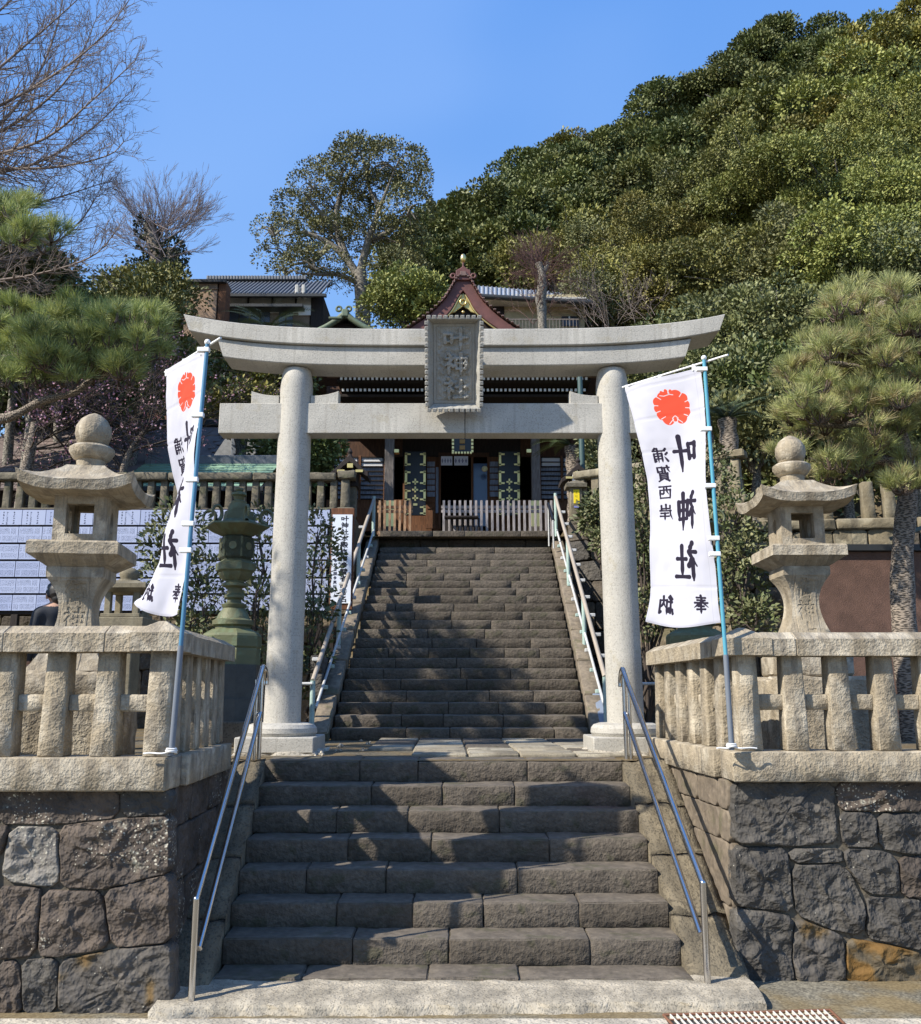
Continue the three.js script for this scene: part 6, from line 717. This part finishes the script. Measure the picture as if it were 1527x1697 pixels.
{ // fan shaped bare crown over the ivy trunk
  const D = 26, th = thing('ivy_trunk_tree', 'bare fan crowned tree with dark ivy climbing its pollarded trunk', 'tree'), r = rng(52), q = (x, y, d = 0) => P(x, y, D + d), S = [], m = MP(D, 430), b = q(265, 610), k = hillY(b.x, D); part('trunk', join([tube([V(b.x, k - .3, -D), q(268, 560), q(270, 480), q(262, 430), q(248, 372)], (t) => lerp(.5, .2, t), 9), tube([q(270, 470), q(282, 440), q(285, 415)], .25, 8)]), M.bark, th);
  for (let i = 0; i < 46; i++) { const a = lerp(-1.5, 1.5, (i + r()) / 46), o = q(lerp(250, 285, r()), lerp(380, 440, r()), (r() - .5)), d = V(Math.sin(a), Math.cos(a) * .9 + .1, (r() - .5) * .7).normalize(); grow(S, o, d, lerp(52, 72, r()) * m * (Math.abs(a) > 1.2 ? .85 : 1), .018, 3, { wob: .12, lift: .03, fork: .6, ang: .32, dec: .46, min: .0045, seg: 5 }, r); } part('branches', twigMesh(S), M.twigRed2 ??= plain(lin(.26, .21, .2)), th);
  const iv = []; for (const [x, y, a, c] of [[246, 376, 12, 18], [250, 402, 13, 18], [262, 432, 16, 16], [288, 420, 17, 20], [236, 446, 19, 9], [272, 462, 24, 20], [268, 505, 18, 28], [270, 555, 20, 30], [292, 455, 14, 20]]) iv.push({ c: q(x, y), rx: a * m, ry: c * m, rz: a * m }); scatter('ivy', th, CL.ivy, leafMat, lobes(iv, 130, r, -.9), [[.022, .036, .012], [.03, .045, .015], [.05, .06, .024]], 8);
}
{ // pollarded reddish bare tree by the cream house
  const D = 23, th = thing('pollard_tree', 'leafless pollarded tree with reddish twigs in front of the cream house', 'tree'), r = rng(63), q = (x, y, d = 0) => P(x, y, D + d), S = [], m = MP(D, 430), b = q(898, 545); part('trunk', join([tube([V(b.x, hillY(b.x, D) - .3, -D), q(899, 545), q(896, 500), q(900, 465), q(893, 436)], (t) => lerp(.2, .12, t) + .02 * Math.sin(t * 30), 9), tube([q(899, 455), q(905, 445), q(908, 435)], .07, 7)]), M.barkGrey, th); for (let i = 0; i < 52; i++) { const a = lerp(-1.75, 1.75, (i + r()) / 52), o = q(lerp(886, 910, r()), lerp(432, 462, r())), d = V(Math.sin(a), Math.cos(a), (r() - .5) * .8).normalize(); grow(S, o, d, lerp(30, 44, r()) * m, .014, 2, { wob: .18, lift: .02, fork: .6, ang: .4, dec: .46, min: .0045, seg: 4 }, r); } for (let i = 0; i < 20; i++) grow(S, q(880 + r() * 40, 540 - r() * 60), V(r() - .5, .6, r() - .5).normalize(), .8, .012, 2, { wob: .3, lift: .02, fork: .6, ang: .6, dec: .6, min: .005 }, r); part('branches', twigMesh(S), M.twigRed, th);
  const t2 = thing('bare_thicket', 'grey leafless thicket at the foot of the slope beside the lintel end', 'shrub'), S2 = []; for (let i = 0; i < 24; i++) grow(S2, P(lerp(965, 1090, r()), lerp(520, 565, r()), 25 + r() * 3), V(r() - .5, .35 + r() * .3, r() - .5).normalize(), .7 + r() * .5, .014, 2, { wob: .3, lift: 0, fork: .6, ang: .55, dec: .55, min: .006 }, r); part('branches', twigMesh(S2), M.twig, t2);
}
{ // plum in blossom
  const D = 13.2, th = thing('plum_tree', 'pink blossoming plum tree with dark branches behind the tall stone lantern', 'tree'), r = rng(83), q = (x, y, d = 0) => P(x, y, D + 2 + d), S = [], b = q(190, 860); part('trunk', tube([V(q(35, 830).x, YC - .1, -15.3), q(40, 800), q(48, 760), q(60, 700)], (t) => lerp(.13, .08, t), 8), M.bark, th); part('trunk', join([tube([V(q(200, 800).x, YC - .1, -15.2), q(203, 790), q(215, 750), q(240, 715)], (t) => lerp(.09, .04, t), 7)]), M.bark, th);
  for (const [x, y] of [[60, 700], [48, 745], [215, 750], [240, 715], [205, 780], [120, 760]]) for (let i = 0; i < 6; i++) grow(S, q(x, y), V((r() - .5) * 2 + (x < 100 ? .6 : 0), r() * .7, (r() - .5) * 1).normalize(), 0.85 + r() * .5, .022, 3, { wob: .35, lift: .02, fork: .5, ang: .6, dec: .55, min: .005 }, r); part('branches', twigMesh(S), M.twigDark, th); const bl = []; for (const s of S) if (r() < .1) bl.push({ p: s[1], n: inBall(r), s: .8 + r() * .7 }); scatter('blossom', th, CL.petal, leafMat, bl, [[.3, .14, .19], [.22, .1, .13], [.36, .22, .26]], 4);
}
// ------------------------------------------------------------------ pines
const padCloud = (seed, n, f) => { const r = rng(seed), o = []; for (let i = 0; i < n; i++) { const [x, y] = f(r), a = 9 + 17 * r(); o.push([x, y, a, a * (.45 + .3 * r()), (r() - .5) * 1.9]); } return o; };
function pine(label, D, trunk, limbs, pads, tones, seed, dens = 1) {
  const th = thing('pine_tree', label, 'tree', [0, 0, 0], 'black pines'), r = rng(seed), tr = [tube(trunk, (t) => lerp(.17, .06, t) * (1 + .05 * Math.sin(t * 40)), 10, 40)]; limbs.forEach((l) => tr.push(tube(l.map(([x, y, d]) => P(x, y, d ?? D)), (t) => lerp(.075, .022, t) + .006 * Math.sin(t * 33), 7, 22))); const tw = [], list = [];
  for (const [x, y, a, b, dd] of pads) { const c = P(x, y, D + (dd ?? (r() - .5) * 1.6)), m = MP(D, y), n = Math.round(a * b * .085 * dens); for (let i = 0; i < n; i++) { const d = inBall(r), p = V(c.x + d.x * a * m, c.y + d.y * b * m * .7, c.z + d.z * a * m * .8), nn = V(d.x * .7 + (r() - .5) * .9, .55 + r() * .5, d.z * .7 + (r() - .5) * .9 + .2).normalize(); list.push({ p, n: nn, s: .8 + .5 * r() }); if (i % 2 === 0) { const s = c.clone().lerp(p, .15).add(V(0, -.1, 0)); tw.push([s, s.clone().lerp(p, .55).add(V(0, -.03, 0)), .011, .008], [s.clone().lerp(p, .55).add(V(0, -.03, 0)), p, .008, .005]); } } }
  part('trunk', join(tr), M.bark, th); part('twigs', twigMesh(tw, 4), M.twigDark2 ??= plain(lin(.1, .07, .05)), th); scatter('needles', th, CL.tuft, needleMat, list, tones, seed + 1); return th;
}
pine('sunlit pine with spreading needle pads rising behind the stucco building', 10.7, [V(P(1500, 1000, 10.7).x, Y0 - .1, -10.7), P(1500, 1050, 10.7), P(1496, 920, 10.7), P(1505, 800, 10.7), P(1490, 720, 10.7), P(1466, 640, 10.7), P(1452, 560, 10.7), P(1436, 515, 10.7)], [[[1490, 720, 10.7], [1440, 700, 10.5], [1390, 705, 10.4], [1330, 700, 10.3]], [[1466, 640, 10.7], [1420, 610, 10.4], [1370, 600, 10.3]], [[1452, 565, 10.7], [1410, 560, 10.5], [1360, 570, 10.4]], [[1440, 530, 10.7], [1470, 500, 10.6], [1510, 490, 10.5]], [[1500, 770, 10.7], [1440, 760, 10.5], [1390, 775, 10.4], [1340, 760, 10.3]], [[1470, 650, 10.7], [1510, 620, 10.5], [1550, 600, 10.5]], [[1436, 515, 10.7], [1410, 500, 10.6], [1385, 495, 10.6]]],
padCloud(301, 150, (r) => { const y = lerp(470, 805, r()), x = lerp(y < 560 ? lerp(1395, 1330, (y - 470) / 90) : y < 700 ? lerp(1330, 1285, (y - 560) / 140) : 1300, 1585, r()); return [x, y]; }), [[.41, .43, .15], [.5, .5, .2], [.33, .36, .12], [.26, .29, .1], [.34, .28, .13]], 201, 1.1);
pine('pine with a long crooked bough over the tall stone lantern', 9.6, [V(P(-150, 900, 9.6).x, Y0 - .1, -9.6), P(-150, 1000, 9.6), P(-140, 800, 9.6), P(-130, 650, 9.6), P(-100, 480, 9.6), P(-80, 380, 9.6)], [[[-135, 760, 9.6], [-40, 705, 9.5], [20, 690, 9.4], [70, 665, 9.4], [125, 650, 9.3], [160, 620, 9.4], [175, 590, 9.5]], [[-110, 520, 9.6], [-20, 400, 9.5], [40, 385, 9.4], [85, 405, 9.4]], [[-130, 650, 9.6], [-20, 600, 9.5], [60, 590, 9.4], [130, 580, 9.3]], [[160, 620, 9.4], [200, 605, 9.4], [245, 590, 9.4]]],
padCloud(311, 100, (r) => { if (r() < .22) return [lerp(-20, 105, r()), lerp(335, 412, r())]; const x = lerp(-15, 275, r()); return [x, lerp(x < 120 ? 500 : 515, x > 220 ? 610 : 630, r())]; }), [[.3, .35, .095], [.38, .41, .125], [.23, .28, .08], [.16, .21, .07]], 211, 1.1);
// ------------------------------------------------------------------ shrubs by the steps
function shrub(label, spots, D, tones, seed, geo = CL.near, dens = .013) {
  const th = thing('leafy_shrub', label, 'shrub', [0, 0, 0], 'shrubs by the steps'), r = rng(seed), S = [], list = []; for (const [x, y, a, b] of spots) { const c = P(x, y, D + (r() - .5) * .8), m = MP(D, y), n = Math.round(a * b * dens); for (let i = 0; i < n; i++) { const d = inBall(r).multiplyScalar(.5 + .5 * r()), p = V(c.x + d.x * a * m, c.y + d.y * b * m, c.z + d.z * a * m); list.push({ p, n: V(d.x, d.y + .5, d.z + .2).normalize(), s: .8 + .6 * r() }); if (i % 3 === 0) { const s = c.clone().add(V(0, -b * m * .6, 0)), q = s.clone().lerp(p, .5).add(V((r() - .5) * .1, .06, 0)); S.push([s, q, .012, .008], [q, p, .008, .004]); } } const f = V(P(spots[0][0], 1000, D).x, (spots.foot ?? Y0) - .05, -D), k = c.clone().add(V(0, -b * m * .6, 0)); let pv = f; for (let i = 1; i <= 6; i++) { const t = i / 6, q = f.clone().lerp(k, t); q.x = lerp(f.x, k.x, Math.pow(t, 1.7)) + (t < 1 ? (r() - .5) * .16 : 0); q.z += t < 1 ? (r() - .5) * .12 : 0; S.push([pv, q, lerp(.028, .012, t - 1 / 6), lerp(.028, .012, t)]); pv = q; } } part('stems', twigMesh(S, 5), M.twigDark, th); scatter('leaves', th, geo, leafMat, list, tones, seed);
}
const GL = [[.07, .09, .032], [.1, .12, .042], [.14, .15, .06], [.19, .19, .09]];
shrub('glossy leaved shrub with crooked stem in front of the name boards', [[300, 870, 45, 30], [275, 910, 40, 30], [330, 950, 45, 40], [270, 960, 30, 30], [340, 1010, 50, 40], [310, 1060, 40, 50]], 11.6, GL, 301); shrub('glossy leaved shrub between bronze lantern and gate pillar', [[430, 870, 24, 34], [440, 930, 24, 40], [425, 990, 30, 30], [445, 1040, 30, 40], [430, 1100, 30, 40]], 11.4, GL, 305); shrub('glossy leaved shrub in front of the narrow signboard', [[525, 880, 24, 40], [535, 930, 22, 36], [520, 970, 24, 30], [515, 1050, 30, 60], [525, 1110, 20, 40]], 12.2, GL, 309);
shrub('camellia hedge against the rubble wall behind the open banner', [[1065, 740, 26, 40], [1075, 800, 26, 40], [1065, 870, 26, 50], [1075, 950, 30, 50], [1120, 900, 50, 60], [1120, 800, 50, 60], [1180, 780, 40, 40], [1060, 1010, 26, 40], [1130, 1000, 50, 50]], 12.6, GL, 313, CL.near, .022); shrub('camellia bush between the open banner and the chipped lantern', [[1215, 860, 36, 40], [1240, 910, 36, 36], [1225, 960, 40, 40], [1210, 1010, 40, 36], [1250, 1030, 30, 30]], 11.8, GL, 317, CL.near, .02); shrub('leafy azalea beside the post with yellow notice', Object.assign([[1000, 845, 24, 26], [1025, 860, 22, 34], [985, 860, 20, 18], [1015, 890, 26, 16]], { foot: 3.6 }), 14.4, GL, 321, CL.near, .09); shrub('leafy bush beside the green utility pole', Object.assign([[995, 780, 22, 26], [985, 745, 16, 30], [1015, 770, 22, 30]], { foot: YC }), 16.4, GL, 325, CL.near, .09);
function cycad(label, px, py, D, R, foot, tr = .14) { const th = thing('cycad_palm', label, 'palm', [0, 0, 0], 'cycad palms'), r = rng(px), c = P(px, py, D); part('trunk', tube([V(c.x, foot - .05, c.z), V(c.x + .03, (foot + c.y) / 2, c.z), c], (t) => tr * (1 + .1 * Math.sin(t * 40)), 10, 24), M.bark, th); for (let f = 0; f < 22; f++) { const a = f / 22 * 6.283 + r(), e = .25 + r() * 1.0, pos = [], idx = [], N = 26; for (let i = 1; i <= N; i++) { const t = i / N, o = V(c.x + Math.cos(a) * R * t * Math.cos(e * (1 - t * .8)), c.y + R * (Math.sin(e) * t - .55 * t * t), c.z + Math.sin(a) * R * t * Math.cos(e * (1 - t * .8))); for (const s of [-1, 1]) { const d = V(-Math.sin(a) * s, .25, Math.cos(a) * s).addScaledVector(V(Math.cos(a), 0, Math.sin(a)), .7).normalize().multiplyScalar(R * .24 * Math.sin(Math.PI * (.12 + .84 * t))), b = pos.length / 3; for (const p of [o.clone().add(V(0, .008, 0)), o.clone().add(V(Math.cos(a) * .02, 0, Math.sin(a) * .02)), o.clone().add(d)]) pos.push(p.x, p.y, p.z); idx.push(b, b + 1, b + 2); } } const g = new THREE.BufferGeometry(); g.setAttribute('position', new THREE.Float32BufferAttribute(pos, 3)); g.setIndex(idx); g.computeVertexNormals(); part('frond', g, M.frond ??= plain(lin(.07, .095, .03), { side: THREE.DoubleSide, roughness: .5 }), th); } }
cycad('cycad palm with shaggy trunk between the open banner and the sunlit pine', 1205, 695, 14, .75, 4.1); cycad('cycad palm beside the open banner with its trunk half hidden', 1165, 690, 14.6, .7, 4.1); cycad('cycad palm by the hall wall and the green utility pole', 948, 740, 17, .8, YC); cycad('cycad palm in front of the tiled house windows', 445, 545, 25, 1.4, hillY(P(445, 545, 25).x, 25), .2);

{ // evergreen standing beside the street, beyond the frame; its shadow falls across the gate pillar and the steps
  const th = thing('roadside_tree', 'tall roadside evergreen whose shadow dapples the gate pillar and steps', 'tree'), r = rng(991), L = [[-7.6, 8.3, -5.9, .5, .6], [-7.2, 7.6, -5.5, .35, .4], [-7.9, 9.1, -6.3, .45, .3]].map(([x, y, z, a, b]) => ({ c: V(x, y, z), rx: a, ry: b, rz: a }));
  scatter('crown', th, CL.near, leafMat, lobes(L, 190, r, -.9).map((o) => (o.s *= 1.5, o)), TONE[0], 3); const b = V(-8.6, 0, -4.6), top = V(-8.0, 8.8, -6.0); part('trunk', join([tube([b, V(-8.6, 4, -5.0), V(-8.3, 7, -5.6), top], (t) => lerp(.2, .05, t), 9), ...L.map((l) => tube([V(-8.2, 7.4, -5.7), l.c.clone().lerp(top, .4), l.c], (t) => lerp(.07, .02, t), 5, 8))]), M.bark, th);
}
// ------------------------------------------------------------------ the man reading the boards
function sdfMesh(bones, lo, hi, N, k = .03) { // tapered capsules joined smoothly, meshed on a grid
  const mc = new MarchingCubes(N, new THREE.MeshBasicMaterial(), false, false, 120000); mc.isolation = 0; const f = mc.field, h = N / 2, d = hi.clone().sub(lo), p = V(), a = V(), ab = V();
  for (let z = 0; z < N; z++) for (let y = 0; y < N; y++) for (let x = 0; x < N; x++) { p.set(lo.x + d.x * ((x - h) / h * .5 + .5), lo.y + d.y * ((y - h) / h * .5 + .5), lo.z + d.z * ((z - h) / h * .5 + .5)); let v = 9; for (const b of bones) { ab.subVectors(b[1], b[0]); a.subVectors(p, b[0]); const L = ab.lengthSq(), t = L ? clamp(a.dot(ab) / L) : 0; a.addScaledVector(ab, -t); if (b[4]) a.z *= b[4]; const q = a.length() - lerp(b[2], b[3], t), m = Math.max(k - Math.abs(v - q), 0) / k; v = Math.min(v, q) - m * m * k * .25; } f[x + y * N + z * N * N] = -v; }
  mc.update(); const n = mc.count, pos = new Float32Array(n * 3); for (let i = 0; i < n; i++) for (let c = 0; c < 3; c++) { const g = mc.positionArray[i * 3 + c]; pos[i * 3 + c] = lo.getComponent(c) + d.getComponent(c) * (g * .5 + .5); }
  let g = new THREE.BufferGeometry(); g.setAttribute('position', new THREE.BufferAttribute(pos, 3)); g = mergeVertices(g, 1e-4); g.computeVertexNormals(); return g;
}
{
  const at = P(93, 1010, 10.3), th = thing('person', 'person in dark jacket with short black hair facing the white name boards', 'person', [at.x, Y0, at.z]); th.rotation.y = -2.5;   // faces +z in its own frame
  const S = (x, y, z) => V(x, y, z), body = [[S(0, .98, 0), S(0, 1.2, .0), .155, .15, 1.25], [S(0, 1.2, 0), S(0, 1.38, -.01), .15, .16, 1.3], [S(-.13, 1.4, -.01), S(.13, 1.4, -.01), .085, .085], [S(0, 1.42, 0), S(0, 1.52, .015), .062, .058]];
  for (const s of [-1, 1]) body.push([S(s * .18, 1.385, -.01), S(s * .235, 1.12, -.02), .066, .052], [S(s * .235, 1.12, -.02), S(s * .225, .88, .07), .05, .036], [S(s * .09, .95, 0), S(s * .1, .5, .015), .092, .062], [S(s * .1, .5, .015), S(s * .105, .1, -.02), .06, .045], [S(s * .105, .055, -.03), S(s * .12, .045, .13), .05, .042]);
  const g = sdfMesh(body, S(-.36, -.03, -.24), S(.36, 1.6, .26), 84, .035);
  const head = sdfMesh([[S(0, 1.62, .01), S(0, 1.635, -.012), .098, .096], [S(0, 1.56, .04), S(0, 1.54, .055), .068, .055], [S(0, 1.5, .01), S(0, 1.44, .0), .056, .058], [S(0, 1.615, .1), S(0, 1.585, .124), .012, .017], [S(-.1, 1.61, -.005), S(-.104, 1.575, .005), .02, .014], [S(.1, 1.61, -.005), S(.104, 1.575, .005), .02, .014], [S(-.03, 1.548, .102), S(.03, 1.548, .102), .012, .012], [S(-.035, 1.632, .095), S(-.035, 1.632, .096), .016, .016], [S(.035, 1.632, .095), S(.035, 1.632, .096), .016, .016]], S(-.14, 1.4, -.14), S(.14, 1.76, .16), 72, .018);
  const hands = [-1, 1].map((s) => { const b = [[S(s * .224, .885, .068), S(s * .218, .81, .09), .03, .036, 1.3]]; [[-.024, .078], [-.008, .088], [.009, .083], [.025, .066]].forEach(([o, l]) => { const a = S(s * .217 + o * .3, .8, .09 + o), m = S(s * .213 + o * .3, .8 - l * .55, .1 + o), e = S(s * .2, .8 - l, .1 + o); b.push([a, m, .0098, .009], [m, e, .009, .0078]); }); b.push([S(s * .215, .85, .1), S(s * .19, .81, .125), .013, .011], [S(s * .19, .81, .125), S(s * .18, .78, .13), .011, .009]); return sdfMesh(b, S(s * .215 - .09, .67, 0), S(s * .215 + .09, .93, .2), 60, .008); });
  const all = join([g, head, ...hands]), p = all.attributes.position, col = new Float32Array(p.count * 3); for (let i = 0; i < p.count; i++) { const y = p.getY(i), x = Math.abs(p.getX(i)), c = y > 1.475 || (y < .875 && y > .66 && x > .16) ? [.5, .3, .21] : y > .9 || (x > .17 && y > .8) ? [.022, .026, .034] : y > .09 ? [.03, .032, .04] : [.02, .018, .016]; col.set(c, i * 3); } all.setAttribute('color', new THREE.BufferAttribute(col, 3));
  part('body', all, new THREE.MeshPhysicalMaterial({ vertexColors: true, roughness: .8 }), th);
  part('hair', sdfMesh([[S(0, 1.65, -.02), S(0, 1.655, -.03), .104, .1], [S(0, 1.6, -.05), S(0, 1.57, -.06), .088, .066], [S(-.05, 1.7, .045), S(.05, 1.7, .045), .05, .05], [S(-.09, 1.64, .01), S(-.09, 1.6, -.02), .03, .02], [S(.09, 1.64, .01), S(.09, 1.6, -.02), .03, .02]], S(-.15, 1.46, -.18), S(.15, 1.78, .14), 60, .02), plain(lin(.012, .01, .009), { roughness: .55 }), th);
  part('jacket_collar', mv(uvb(new THREE.TorusGeometry(.076, .018, 8, 24).rotateX(Math.PI / 2)), 0, 1.475, 0), plain(lin(.03, .036, .046)), th);
}
renderer.render(scene, camera);
